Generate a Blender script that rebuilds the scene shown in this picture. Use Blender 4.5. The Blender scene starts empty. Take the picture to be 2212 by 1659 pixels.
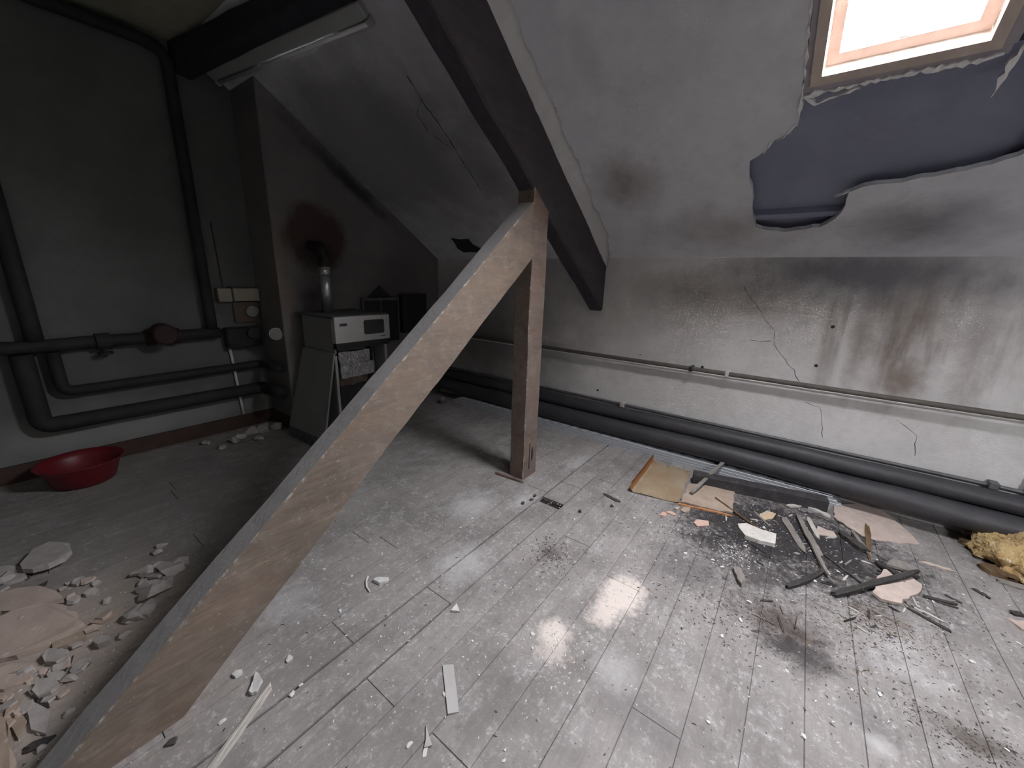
import bpy, bmesh, math, random
from mathutils import Vector, Matrix, noise

random.seed(7)
sc = bpy.context.scene
COL = sc.collection

# ------------------------------------------------------------------ camera
FPX, CX, CY, CAMH = 841.0, 1106.0, 829.5, 1.55
_V = Vector((-101.0, 3120.0, FPX)).normalized()
_Z = -_V
_H = Vector((-1186.0, -265.0, FPX))
_Y = (_H - _H.dot(_Z) * _Z).normalized()
_X = _Y.cross(_Z)
RW = Matrix((_X, _Y, _Z))                       # camera(x right, y down, z forward) -> world
CAM = Vector((0, 0, CAMH))
cam_d = bpy.data.cameras.new('camera')
cam_d.sensor_fit = 'HORIZONTAL'; cam_d.sensor_width = 36.0
cam_d.lens = 36.0 * FPX / 2212.0
cam_d.clip_start = 0.02; cam_d.clip_end = 200
cam = bpy.data.objects.new('camera', cam_d); COL.objects.link(cam)
r_, d_, f_ = RW @ Vector((1, 0, 0)), RW @ Vector((0, 1, 0)), RW @ Vector((0, 0, 1))
cam.matrix_world = Matrix(((r_.x, -d_.x, -f_.x, 0), (r_.y, -d_.y, -f_.y, 0),
                           (r_.z, -d_.z, -f_.z, CAMH), (0, 0, 0, 1)))
sc.camera = cam

# ------------------------------------------------------------------ sky, exposure
world = bpy.data.worlds.new('overcast_sky'); sc.world = world
world.use_nodes = True
bg = world.node_tree.nodes['Background']
bg.inputs['Color'].default_value = (0.94, 0.955, 1.0, 1)
bg.inputs['Strength'].default_value = 60.0
vs = sc.view_settings
vs.view_transform = 'Standard'; vs.look = 'None'; vs.gamma = 1.0; vs.use_curve_mapping = False
vs.exposure = 1.3
sc.cycles.max_bounces = 6; sc.cycles.diffuse_bounces = 4; sc.cycles.glossy_bounces = 2
sc.cycles.sample_clamp_indirect = 12.0
sc.cycles.use_adaptive_sampling = True; sc.cycles.adaptive_threshold = 0.08; sc.cycles.adaptive_min_samples = 16

# ------------------------------------------------------------------ room measures (metres)
XW = 3.66                      # knee wall with the pipes
ZC = 1.77                      # height of the crease knee wall / slope
TAN = 0.66
TH = math.atan(TAN); CO, SI = math.cos(TH), math.sin(TH)
ZF = 3.28                      # flat ceiling
XF = XW - (ZF - ZC) / TAN      # slope meets flat ceiling
YB = 4.41                      # back wall
YC = 3.92; XC = 1.685          # chimney breast: front face and left side
YN = -4.2; XL = -3.4           # walls behind the camera
NOUT = Vector((SI, 0, CO))     # outward normal of the slope
def ceil_z(x): return ZC + TAN * (XW - x)
def SL(x, y, off=0.0):         # point on the slope at plan position x,y moved outward by off
    return Vector((x, y, ceil_z(x))) + NOUT * off
def FL(px, py, z=0.0):         # where on the floor a measured spot lies
    d = RW @ Vector((px - CX, py - CY, FPX))
    t = (z - CAMH) / d.z
    p = CAM + d * t
    return Vector((p.x, p.y, z))
XQ = -.9                       # flat ceiling ends, opposite slope begins
NOUTL = Vector((-SI, 0, CO))
def SLL(x, y, off=0.0):        # the same on the opposite slope behind the camera
    return Vector((x, y, ZF + TAN * (x - XQ))) + NOUTL * off
FILL_WIN = (-1.85, -1.1, -3.6, -2.85)  # unseen skylight added in the opposite slope to brighten slope and knee wall
def portal(c, sx, sy, sgn):
    ld = bpy.data.lights.new('sky_portal', 'AREA'); ld.shape = 'RECTANGLE'
    ld.size = sx; ld.size_y = sy; ld.cycles.is_portal = True
    lo = bpy.data.objects.new('sky_portal', ld); COL.objects.link(lo)
    lo.matrix_world = Matrix.Translation(c) @ Matrix(((-CO, 0, SI * sgn, 0), (0, 1, 0, 0), (SI * sgn, 0, CO, 0), (0, 0, 0, 1)))
portal(SL(2.165, -.13, .16), .73 / CO, .54, 1)
portal(SLL((FILL_WIN[0] + FILL_WIN[1]) / 2, (FILL_WIN[2] + FILL_WIN[3]) / 2, .1), (FILL_WIN[1] - FILL_WIN[0]) / CO, FILL_WIN[3] - FILL_WIN[2], -1)

# ------------------------------------------------------------------ helpers: materials
class NT:
    def __init__(s, name):
        s.m = bpy.data.materials.new(name); s.m.use_nodes = True
        s.t = s.m.node_tree; s.n = s.t.nodes; s.l = s.t.links
        s.b = s.n['Principled BSDF']
        s.geo = s.n.new('ShaderNodeNewGeometry')
        s.pos = s.geo.outputs['Position']
    def put(s, sock, v):
        if isinstance(v, bpy.types.NodeSocket): s.l.new(v, sock)
        elif isinstance(v, (tuple, list)) and len(v) == 3 and sock.type == 'RGBA': sock.default_value = (*v, 1)
        else: sock.default_value = v
    def math(s, op, a, b=0.0, clamp=False):
        n = s.n.new('ShaderNodeMath'); n.operation = op; n.use_clamp = clamp
        s.put(n.inputs[0], a); s.put(n.inputs[1], b); return n.outputs[0]
    def vec(s, op, a, b=(0, 0, 0)):
        n = s.n.new('ShaderNodeVectorMath'); n.operation = op
        s.put(n.inputs[0], a); s.put(n.inputs[1], b)
        return n.outputs['Value'] if op in ('LENGTH', 'DISTANCE') else n.outputs[0]
    def mapping(s, scale=(1, 1, 1), rot=(0, 0, 0), src=None):
        n = s.n.new('ShaderNodeMapping'); n.vector_type = 'POINT'
        s.put(n.inputs[0], src or s.pos); n.inputs['Rotation'].default_value = rot; n.inputs['Scale'].default_value = scale
        return n.outputs[0]
    def noise(s, vec, scale, detail=4, rough=.55, dist=0.0):
        n = s.n.new('ShaderNodeTexNoise'); s.put(n.inputs['Vector'], vec)
        n.inputs['Scale'].default_value = scale; n.inputs['Detail'].default_value = detail
        n.inputs['Roughness'].default_value = rough; n.inputs['Distortion'].default_value = dist
        return n.outputs['Fac']
    def rng(s, v, a, b, c=0.0, d=1.0):
        n = s.n.new('ShaderNodeMapRange'); n.clamp = True
        s.put(n.inputs[0], v)
        for i, k in enumerate((a, b, c, d)): n.inputs[i + 1].default_value = k
        return n.outputs[0]
    def mix(s, fac, a, b, mode='MIX'):
        n = s.n.new('ShaderNodeMix'); n.data_type = 'RGBA'; n.blend_type = mode
        s.put(n.inputs[0], fac); s.put(n.inputs[6], a); s.put(n.inputs[7], b); return n.outputs[2]
    def blob(s, c, r, amt=1.0, freq=4.0, soft=.6):
        """irregular spot around c with radii r (a stain with its own shape, also painted shade)"""
        v = s.vec('SUBTRACT', s.pos, c)
        v = s.vec('DIVIDE', v, r)
        d = s.vec('LENGTH', v)
        fq = 2.5 if freq < 3 else 4 if freq < 5 else 6 if freq < 8 else 10
        if not hasattr(s, 'nzc'): s.nzc = {}
        if fq not in s.nzc: s.nzc[fq] = s.math('SUBTRACT', s.noise(s.pos, fq, 4, .65), .5)
        nz = s.math('MULTIPLY', s.nzc[fq], amt * 2)
        d = s.math('ADD', d, nz)
        return s.rng(d, 1.0, 1.0 - soft)
    def bump(s, h, strength=.3, dist=.01):
        n = s.n.new('ShaderNodeBump'); n.inputs['Strength'].default_value = strength
        n.inputs['Distance'].default_value = dist; s.put(n.inputs['Height'], h)
        if s.b.inputs['Normal'].is_linked:
            s.l.new(s.b.inputs['Normal'].links[0].from_socket, n.inputs['Normal'])
        s.l.new(n.outputs[0], s.b.inputs['Normal'])
    def done(s, col, rough=.85, metal=0.0, spec=.3):
        s.put(s.b.inputs['Base Color'], col); s.put(s.b.inputs['Roughness'], rough)
        s.b.inputs['Metallic'].default_value = metal
        s.b.inputs['Specular IOR Level'].default_value = spec
        return s.m

def simple(name, a, b, scale=8.0, rough=.85, metal=0.0, bump=.25, bd=.004, stretch=(1, 1, 1), rot=(0, 0, 0), spec=.3, dust=None, dn=30):
    t = NT(name)
    v = t.mapping(stretch, rot)
    n1 = t.noise(v, scale, 4, .62)
    col = t.mix(t.rng(n1, .3, .7), a, b)
    if dust is not None:                                   # specks of pale dust and splashes
        n2 = t.noise(t.pos, dn, 3, .6)
        col = t.mix(t.rng(n2, .63, .70), col, dust)
    if bump: t.bump(t.noise(v, scale * 4, 3, .6), bump, bd)
    return t.done(col, rough, metal, spec)

def wood(name, a, b, rot, dust=(.38, .36, .34), rough=.85, grain=26, speck=.45, patina=None, topdust=None):
    """old timber, grain along local X after rotation"""
    t = NT(name)
    v = t.mapping((.10, 1, 1), rot)
    g = t.noise(v, grain, 5, .65, .6)
    big = t.noise(t.pos, 2.2, 4, .6)
    col = t.mix(t.rng(g, .3, .72), a, b)
    col = t.mix(t.rng(big, .42, .68, 0, .55), col, tuple(.62 * x for x in a))
    mid = t.noise(t.pos, 11, 4, .6)
    col = t.mix(t.rng(mid, .5, .72, 0, .5), col, dust)
    if speck:
        sp = t.noise(t.pos, 48, 5, .72)
        cl = t.rng(t.noise(t.pos, 4.5, 3, .6), .45, .62, 0, speck)
        col = t.mix(t.math('MULTIPLY', t.rng(sp, .60, .68), cl), col, (.5, .48, .45))
    if patina:
        for sc_, lo, hi, amt, k in patina: col = t.mix(t.rng(t.noise(t.mapping((.4, 1, 1), rot), sc_, 6, .72), lo, hi, 0, amt), col, k)
    if topdust:                                            # settled dust on faces that look up
        sn = t.n.new('ShaderNodeSeparateXYZ'); t.l.new(t.geo.outputs['Normal'], sn.inputs[0])
        up = t.rng(t.math('ADD', sn.outputs[2], t.math('MULTIPLY', t.math('SUBTRACT', t.noise(t.pos, 14, 5, .7), .5), .5)), .35, .6, 0, .85)
        col = t.mix(up, col, topdust)
    t.bump(g, .5, .006)
    return t.done(col, rough, 0, .25)

# ------------------------------------------------------------------ helpers: objects
def obj(name, bm, mat, parent=None, label=None, cat=None, group=None, kind=None, smooth=False, loc=None):
    if isinstance(bm, bmesh.types.BMesh):
        me = bpy.data.meshes.new(name)
        if loc is not None: bmesh.ops.translate(bm, verts=bm.verts, vec=-Vector(loc))
        bmesh.ops.recalc_face_normals(bm, faces=bm.faces)
        if smooth:
            for f in bm.faces: f.smooth = True
        bm.to_mesh(me); bm.free()
    else: me = bm
    if mat is not None and not me.materials: me.materials.append(mat)
    o = bpy.data.objects.new(name, me); COL.objects.link(o)
    if parent is not None: o.parent = parent
    wl = Vector((0, 0, 0)); q = parent
    while q is not None: wl += q.location; q = q.parent
    if loc is not None: o.location = Vector(loc) - wl
    elif parent is not None: o.location = -wl
    tag(o, label, cat, group, kind)
    return o
def tag(o, label=None, cat=None, group=None, kind=None):
    if label: o['label'] = label
    if cat: o['category'] = cat
    if group: o['group'] = group
    if kind: o['kind'] = kind
def empty(name, loc, label, cat, group=None):
    o = bpy.data.objects.new(name, None); COL.objects.link(o); o.location = loc
    o.empty_display_size = .05
    tag(o, label, cat, group); return o
def hexa(bm, p):
    """8 corners: bottom 4 ccw, top 4 ccw"""
    v = [bm.verts.new(q) for q in p]
    for f in ((3, 2, 1, 0), (4, 5, 6, 7), (0, 1, 5, 4), (1, 2, 6, 5), (2, 3, 7, 6), (3, 0, 4, 7)):
        bm.faces.new([v[i] for i in f])
    return v
def box(bm, x0, x1, y0, y1, z0, z1):
    return hexa(bm, [(x0, y0, z0), (x1, y0, z0), (x1, y1, z0), (x0, y1, z0), (x0, y0, z1), (x1, y0, z1), (x1, y1, z1), (x0, y1, z1)])
def boxm(*a):
    bm = bmesh.new(); box(bm, *a); return bm
def bevelled(bm, w, seg=1):
    bmesh.ops.bevel(bm, geom=list(bm.edges), offset=w, segments=seg, affect='EDGES', profile=.6); return bm
def prism(bm, pts, ext):
    """polygon pts (3D list) extruded by vector ext"""
    a = [bm.verts.new(p) for p in pts]; b = [bm.verts.new(Vector(p) + Vector(ext)) for p in pts]
    n = len(pts)
    bm.faces.new(a); bm.faces.new(b[::-1])
    for i in range(n): bm.faces.new((a[i], b[i], b[(i + 1) % n], a[(i + 1) % n]))
def tube(bm, pts, r, n=14, cap=True, wob=0.0, seed=0.0):
    pts = [Vector(p) for p in pts]; rings = []
    up = Vector((0, 0, 1))
    for i, p in enumerate(pts):
        t = (pts[min(i + 1, len(pts) - 1)] - pts[max(i - 1, 0)]).normalized()
        a = t.cross(up)
        if a.length < .1: a = t.cross(Vector((1, 0, 0)))
        a.normalize(); b = a.cross(t).normalized()
        rr = r[i] if isinstance(r, (list, tuple)) else r
        ring = []
        for k in range(n):
            an = 2 * math.pi * k / n
            w = 1 + wob * noise.noise(Vector((p * 3.1)) + Vector((math.cos(an), math.sin(an), seed)))
            ring.append(bm.verts.new(p + (a * math.cos(an) + b * math.sin(an)) * rr * w))
        rings.append(ring)
    for i in range(len(rings) - 1):
        for k in range(n):
            bm.faces.new((rings[i][k], rings[i][(k + 1) % n], rings[i + 1][(k + 1) % n], rings[i + 1][k]))
    if cap:
        bm.faces.new(rings[0][::-1]); bm.faces.new(rings[-1])
def path(*pts, rad=.1, seg=5):
    """polyline with rounded corners, points also along straights"""
    pts = [Vector(p) for p in pts]; out = [pts[0]]
    for i in range(1, len(pts) - 1):
        a = (pts[i - 1] - pts[i]).normalized(); b = (pts[i + 1] - pts[i]).normalized()
        p0, p1 = pts[i] + a * rad, pts[i] + b * rad
        for k in range(seg + 1):
            u = k / seg
            out.append((1 - u) ** 2 * p0 + 2 * u * (1 - u) * pts[i] + u * u * p1)
    out.append(pts[-1]); res = [out[0]]
    for i in range(1, len(out)):
        L = (out[i] - out[i - 1]).length; k = max(1, int(L / .12))
        for j in range(1, k + 1): res.append(out[i - 1].lerp(out[i], j / k))
    return res
def disc(bm, c, axis, r, h, n=20, r2=None):
    c = Vector(c); axis = Vector(axis).normalized()
    tube(bm, [c, c + axis * h], [r, r if r2 is None else r2], n)
def timber(corners, cuts=14, bev=.012, amp=.006, freq=3.0, worn=False):
    """beam from 4 corners at one end and 4 at the other, worn edges"""
    bm = bmesh.new()
    rings = []
    for i in range(cuts + 1):
        u = i / cuts
        q = [Vector(corners[k]).lerp(Vector(corners[k + 4]), u) for k in range(4)]
        ring = []
        for k in range(4):
            c0, pv, nx = q[k], q[k - 1], q[(k + 1) % 4]
            j = bev * (1 + .7 * noise.noise(c0 * 5 + Vector((k, 0, 0))))
            ring.append(c0 + (pv - c0).normalized() * j); ring.append(c0 + (nx - c0).normalized() * j)
        rings.append([bm.verts.new(p + Vector(noise.noise_vector(p * freq)) * amp + Vector(noise.noise_vector(p * 11)) * amp * .35) for p in ring])
    for a, b in zip(rings, rings[1:]):
        for k in range(8):
            f = bm.faces.new((a[k], a[(k + 1) % 8], b[(k + 1) % 8], b[k]))
            if worn and k % 2 == 0: f.material_index = 1
    bm.faces.new(rings[0][::-1]); bm.faces.new(rings[-1])
    return bm
def ragged(pts, step=.03, amp=.008):
    """polygon outline with broken, jittered edges"""
    out = []
    n = len(pts)
    for i in range(n):
        a, b = Vector(pts[i]), Vector(pts[(i + 1) % n]); L = (b - a).length; k = max(1, min(8, int(L / step)))
        for j in range(k):
            p = a.lerp(b, j / k)
            if j: p = p + Vector((random.uniform(-amp, amp), random.uniform(-amp, amp), 0))
            out.append(p)
    return out
def slab(name, pxs, thick, mat, label, cat, z=0.0, tilt=(0, 0), step=.035, amp=.008, parent=None, group=None):
    """flat broken piece whose outline was measured on the floor"""
    pts = [FL(x, y, 0) for x, y in pxs]
    c = sum(pts, Vector()) / len(pts)
    pts = ragged(pts, step, amp)
    bm = bmesh.new(); lo = []; hi = []
    zmin = min(tilt[0] * (p.x - c.x) + tilt[1] * (p.y - c.y) for p in pts)
    for p in pts:
        h = z + tilt[0] * (p.x - c.x) + tilt[1] * (p.y - c.y) - zmin
        lo.append(bm.verts.new((p.x, p.y, h + .0005))); hi.append(bm.verts.new((p.x + random.uniform(-.002, .002), p.y + random.uniform(-.002, .002), h + thick * random.uniform(.8, 1.15))))
    n = len(pts); bm.faces.new(lo[::-1]); bm.faces.new(hi)
    for i in range(n): bm.faces.new((lo[i], lo[(i + 1) % n], hi[(i + 1) % n], hi[i]))
    return obj(name, bm, mat, parent, label, cat, group, loc=(c.x, c.y, z))
def lath(name, p0, p1, w, t, mat, label, z0=0.0, z1=0.0, taper=.8, cat='stick', group=None, bend=.0, bev=.12):
    a = p0.copy() if isinstance(p0, Vector) else FL(*p0, 0)
    b = p1.copy() if isinstance(p1, Vector) else FL(*p1, 0)
    a.z = z0 + .0005; b.z = z1 + .0005
    d = (b - a); s = d.cross(Vector((0, 0, 1))).normalized()
    bm = bmesh.new(); rings = []; n = 7
    for i in range(n + 1):
        u = i / n; p = a.lerp(b, u) + s * bend * math.sin(u * math.pi)
        ww = w * (1 + (taper - 1) * u) * (1 + .12 * noise.noise(p * 20)); tt = t * (1 + .2 * noise.noise(p * 17 + Vector((3, 1, 2))))
        if i in (0, n): ww *= random.uniform(.45, .95)
        e = bev * ww
        pr = [(-.5, 0), (.5, 0), (.5, .84), (.1, 1), (.0, .86), (-.46, 1)]
        je = min(w * 1.1, .016) if i in (0, n) else 0
        rings.append([bm.verts.new(p + s * (x * ww + (random.uniform(-.06, .06) * ww)) + d.normalized() * random.uniform(-je, je) + Vector((0, 0, max(0, y * tt * random.uniform(.85, 1.12))))) for x, y in pr])
    for q, r in zip(rings, rings[1:]):
        for k in range(6): bm.faces.new((q[k], q[(k + 1) % 6], r[(k + 1) % 6], r[k]))
    bm.faces.new(rings[0][::-1]); bm.faces.new(rings[-1])
    return obj(name, bm, mat, None, label, cat, group, loc=(a + b) / 2)
def rock_mesh(seed, sx, sy, sz):
    rnd = random.Random(seed); bm = bmesh.new()
    for i in range(20):
        v = Vector((rnd.gauss(0, 1), rnd.gauss(0, 1), rnd.gauss(0, 1))).normalized()
        bm.verts.new((v.x * sx, v.y * sy, max(v.z, -.45) * sz))
    bmesh.ops.convex_hull(bm, input=bm.verts)
    for v in [v for v in bm.verts if not v.link_faces]: bm.verts.remove(v)
    zm = min(v.co.z for v in bm.verts)
    for v in bm.verts: v.co.z -= zm
    me = bpy.data.meshes.new('rubble'); bmesh.ops.recalc_face_normals(bm, faces=bm.faces); bm.to_mesh(me); bm.free(); return me

# ------------------------------------------------------------------ materials
def plaster(name, a, b, stains_shade=(), streaks=(), bands=(), relief=.25, blotch=.5):
    t = NT(name)
    n1 = t.noise(t.pos, 1.6, 5, .6)
    n2 = t.noise(t.pos, 9, 6, .65)
    col = t.mix(t.rng(n1, .35, .65), a, b)
    col = t.mix(t.rng(n2, .45, .75, 0, blotch), col, tuple(.72 * x for x in a))
    for c, r, st in streaks:
        if not hasattr(t, 'strk'): t.strk = t.noise(t.mapping((1, 1, .13)), 7.5, 5, .6)
        q = t.strk
        mk = t.math('MULTIPLY', t.rng(q, .47, .64, 0, st), t.blob(c, r, .35, 4, .8))
        col = t.mix(mk, col, (.15, .115, .09))
    for c, ang, L, w, st, k in bands:                     # grime running along a slanted line
        v = t.mapping((1, 1, 1), (0, ang, 0), t.vec('SUBTRACT', t.pos, c))
        d = t.vec('LENGTH', t.vec('DIVIDE', v, (L, 9, w)))
        d = t.math('ADD', d, t.math('MULTIPLY', t.math('SUBTRACT', t.noise(t.pos, 6, 5, .65), .5), 1.6))
        col = t.mix(t.rng(d, 1.1, .2, 0, st), col, k)
    for c, r, k, st, am, fr, so in stains_shade:
        col = t.mix(t.math('MULTIPLY', t.blob(c, r, am, fr, so), st), col, k)
    t.bump(t.noise(t.pos, 24, 5, .8), relief * 1.2, .01)
    return t.done(col, .9, 0, .2)

BR = (.16, .115, .085); SOOT = (.07, .065, .068); PALE = (.55, .54, .53)
m_wall = plaster('plaster_knee_wall', (.66, .645, .63), (.57, .555, .54), stains_shade=[
    ((XW, -.55, 1.35), (.6, .28, .75), BR, .55, .55, 5, .9), ((XW, -.62, .98), (.3, .12, .18), BR, .75, .4, 7, .8),
    ((XW, -.35, 1.15), (.5, .07, .5), BR, .5, .5, 7, .9), ((XW, -.18, 1.2), (.5, .05, .45), BR, .35, .5, 7, .9), ((XW, -.9, 1.2), (.5, .10, .6), BR, .4, .6, 5, .9),
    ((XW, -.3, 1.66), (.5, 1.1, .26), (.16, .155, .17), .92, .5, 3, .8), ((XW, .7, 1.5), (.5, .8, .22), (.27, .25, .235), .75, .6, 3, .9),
    ((XW, 3.1, .9), (.6, 1.5, 1.3), (.15, .14, .14), .85, .4, 2, .8), ((XW, .75, .98), (.5, .2, .16), PALE, .6, .5, 9, .5),  # first blob: weaker light at the wall's far end, painted in
    ((XW, .55, .62), (.5, .35, .2), PALE, .4, .6, 11, .5)], streaks=[((XW, -.5, 1.3), (.6, .75, .62), .85), ((XW, -1.3, 1.1), (.6, .5, .6), .5)])
m_slope = plaster('plaster_slope', (.71, .715, .75), (.62, .625, .66), stains_shade=[
    ((2.4, 3.3, 2.6), (1.4, 1.7, 1.2), (.26, .255, .265), .9, .4, 2, .6),  # broad grey patch paints the light falling off beyond the rafter
    ((2.9, 1.2, 2.2), (.4, .32, .3), (.19, .15, .12), .7, .5, 5, .9), ((3.35, .6, 1.9), (.3, .7, .3), (.24, .21, .19), .6, .6, 3, .9),
    ((3.4, -.45, 1.9), (.3, .45, .3), (.15, .14, .15), .75, .5, 4, .9), ((2.2, 1.2, 2.7), (.25, .1, .25), (.5, .5, .49), .5, .5, 7, .6),
    ((2.7, 2.3, 2.4), (.6, .35, .5), (.2, .2, .2), .55, .7, 4, .9), ((2.4, 2.9, 2.6), (.8, .25, .6), (.2, .2, .2), .5, .7, 5, .9)])
m_breast = plaster('plaster_chimney', (.19, .182, .175), (.14, .133, .13), bands=[((2.5, YC, 2.42), -math.atan(TAN), .75, .085, .9, (.03, .03, .032))], stains_shade=[
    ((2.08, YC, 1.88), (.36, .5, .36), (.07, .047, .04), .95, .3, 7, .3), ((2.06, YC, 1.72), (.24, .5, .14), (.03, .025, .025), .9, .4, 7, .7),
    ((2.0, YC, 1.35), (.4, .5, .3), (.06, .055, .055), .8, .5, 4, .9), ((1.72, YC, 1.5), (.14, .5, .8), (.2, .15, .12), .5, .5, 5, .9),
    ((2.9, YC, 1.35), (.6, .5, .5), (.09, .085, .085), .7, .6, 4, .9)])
m_back = plaster('plaster_back_wall', (.135, .137, .133), (.10, .102, .10), stains_shade=[
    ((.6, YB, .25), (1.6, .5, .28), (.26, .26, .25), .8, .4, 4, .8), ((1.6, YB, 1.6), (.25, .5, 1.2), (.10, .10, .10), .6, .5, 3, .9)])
m_flat = plaster('plaster_flat_ceiling', (.34, .34, .26), (.26, .27, .21))
m_dim = plaster('plaster_behind', (.30, .295, .285), (.24, .235, .23))
m_white = simple('torn_white_plaster', (.9, .89, .88), (.8, .79, .78), 40, .9, bump=.5)
m_fillet = plaster('plaster_fillet', (.62, .61, .605), (.52, .51, .50), relief=.6)
m_cavity = simple('slate_blue_membrane', (.27, .285, .37), (.22, .232, .305), 3, .75, bump=.3, bd=.01)
m_sheath = simple('roof_boarding', (.06, .055, .05), (.04, .038, .036), 5)
m_crack = simple('crack_dark', (.05, .045, .04), (.03, .03, .03), 20, .95, bump=0)
m_pine = wood('pine_window', (.68, .57, .49), (.58, .48, .41), (0, 0, math.pi / 2), dust=(.7, .6, .52), rough=.5, speck=0)
m_pine2 = wood('pine_sash', (.58, .47, .42), (.50, .40, .35), (0, 0, math.pi / 2), dust=(.6, .5, .45), rough=.55, speck=0)
t = NT('window_glass')
mixn = t.n.new('ShaderNodeMixShader'); tr = t.n.new('ShaderNodeBsdfTransparent'); gl = t.n.new('ShaderNodeBsdfGlossy')
gl.inputs['Roughness'].default_value = .02; mixn.inputs[0].default_value = .06; tr.inputs[0].default_value = (.97, .965, .97, 1)
t.l.new(tr.outputs[0], mixn.inputs[1]); t.l.new(gl.outputs[0], mixn.inputs[2])
t.l.new(mixn.outputs[0], t.n['Material Output'].inputs['Surface']); m_glass = t.m

BANG = math.atan2(1.646, 2.126)
m_brace = wood('brown_brace_timber', (.195, .155, .125), (.135, .108, .088), (0, BANG, 0), dust=(.24, .205, .175), patina=[(5, .46, .64, .55, (.215, .155, .11)), (9, .54, .70, .5, (.095, .075, .06)), (30, .57, .70, .5, (.28, .245, .21))], topdust=(.34, .335, .33))
m_post = wood('brown_post_timber', (.20, .155, .13), (.14, .108, .09), (0, math.pi / 2, 0), dust=(.24, .205, .18), patina=[(8, .48, .62, .6, (.19, .125, .10)), (12, .54, .68, .6, (.08, .062, .054))])
t = NT('worn_pale_arris')
g = t.noise(t.pos, 22, 6, .75)
m_worn = t.done(t.mix(t.rng(g, .50, .66), (.18, .145, .118), (.44, .395, .35)), .9, 0, .2)
m_raft = wood('dark_rafter_timber', (.068, .062, .07), (.048, .044, .05), (0, -math.atan(.68), 0), dust=(.075, .07, .075), speck=0)
m_purl = wood('dark_purlin_timber', (.035, .038, .045), (.022, .024, .03), (0, 0, math.pi / 2), dust=(.045, .045, .05), speck=0)

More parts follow.
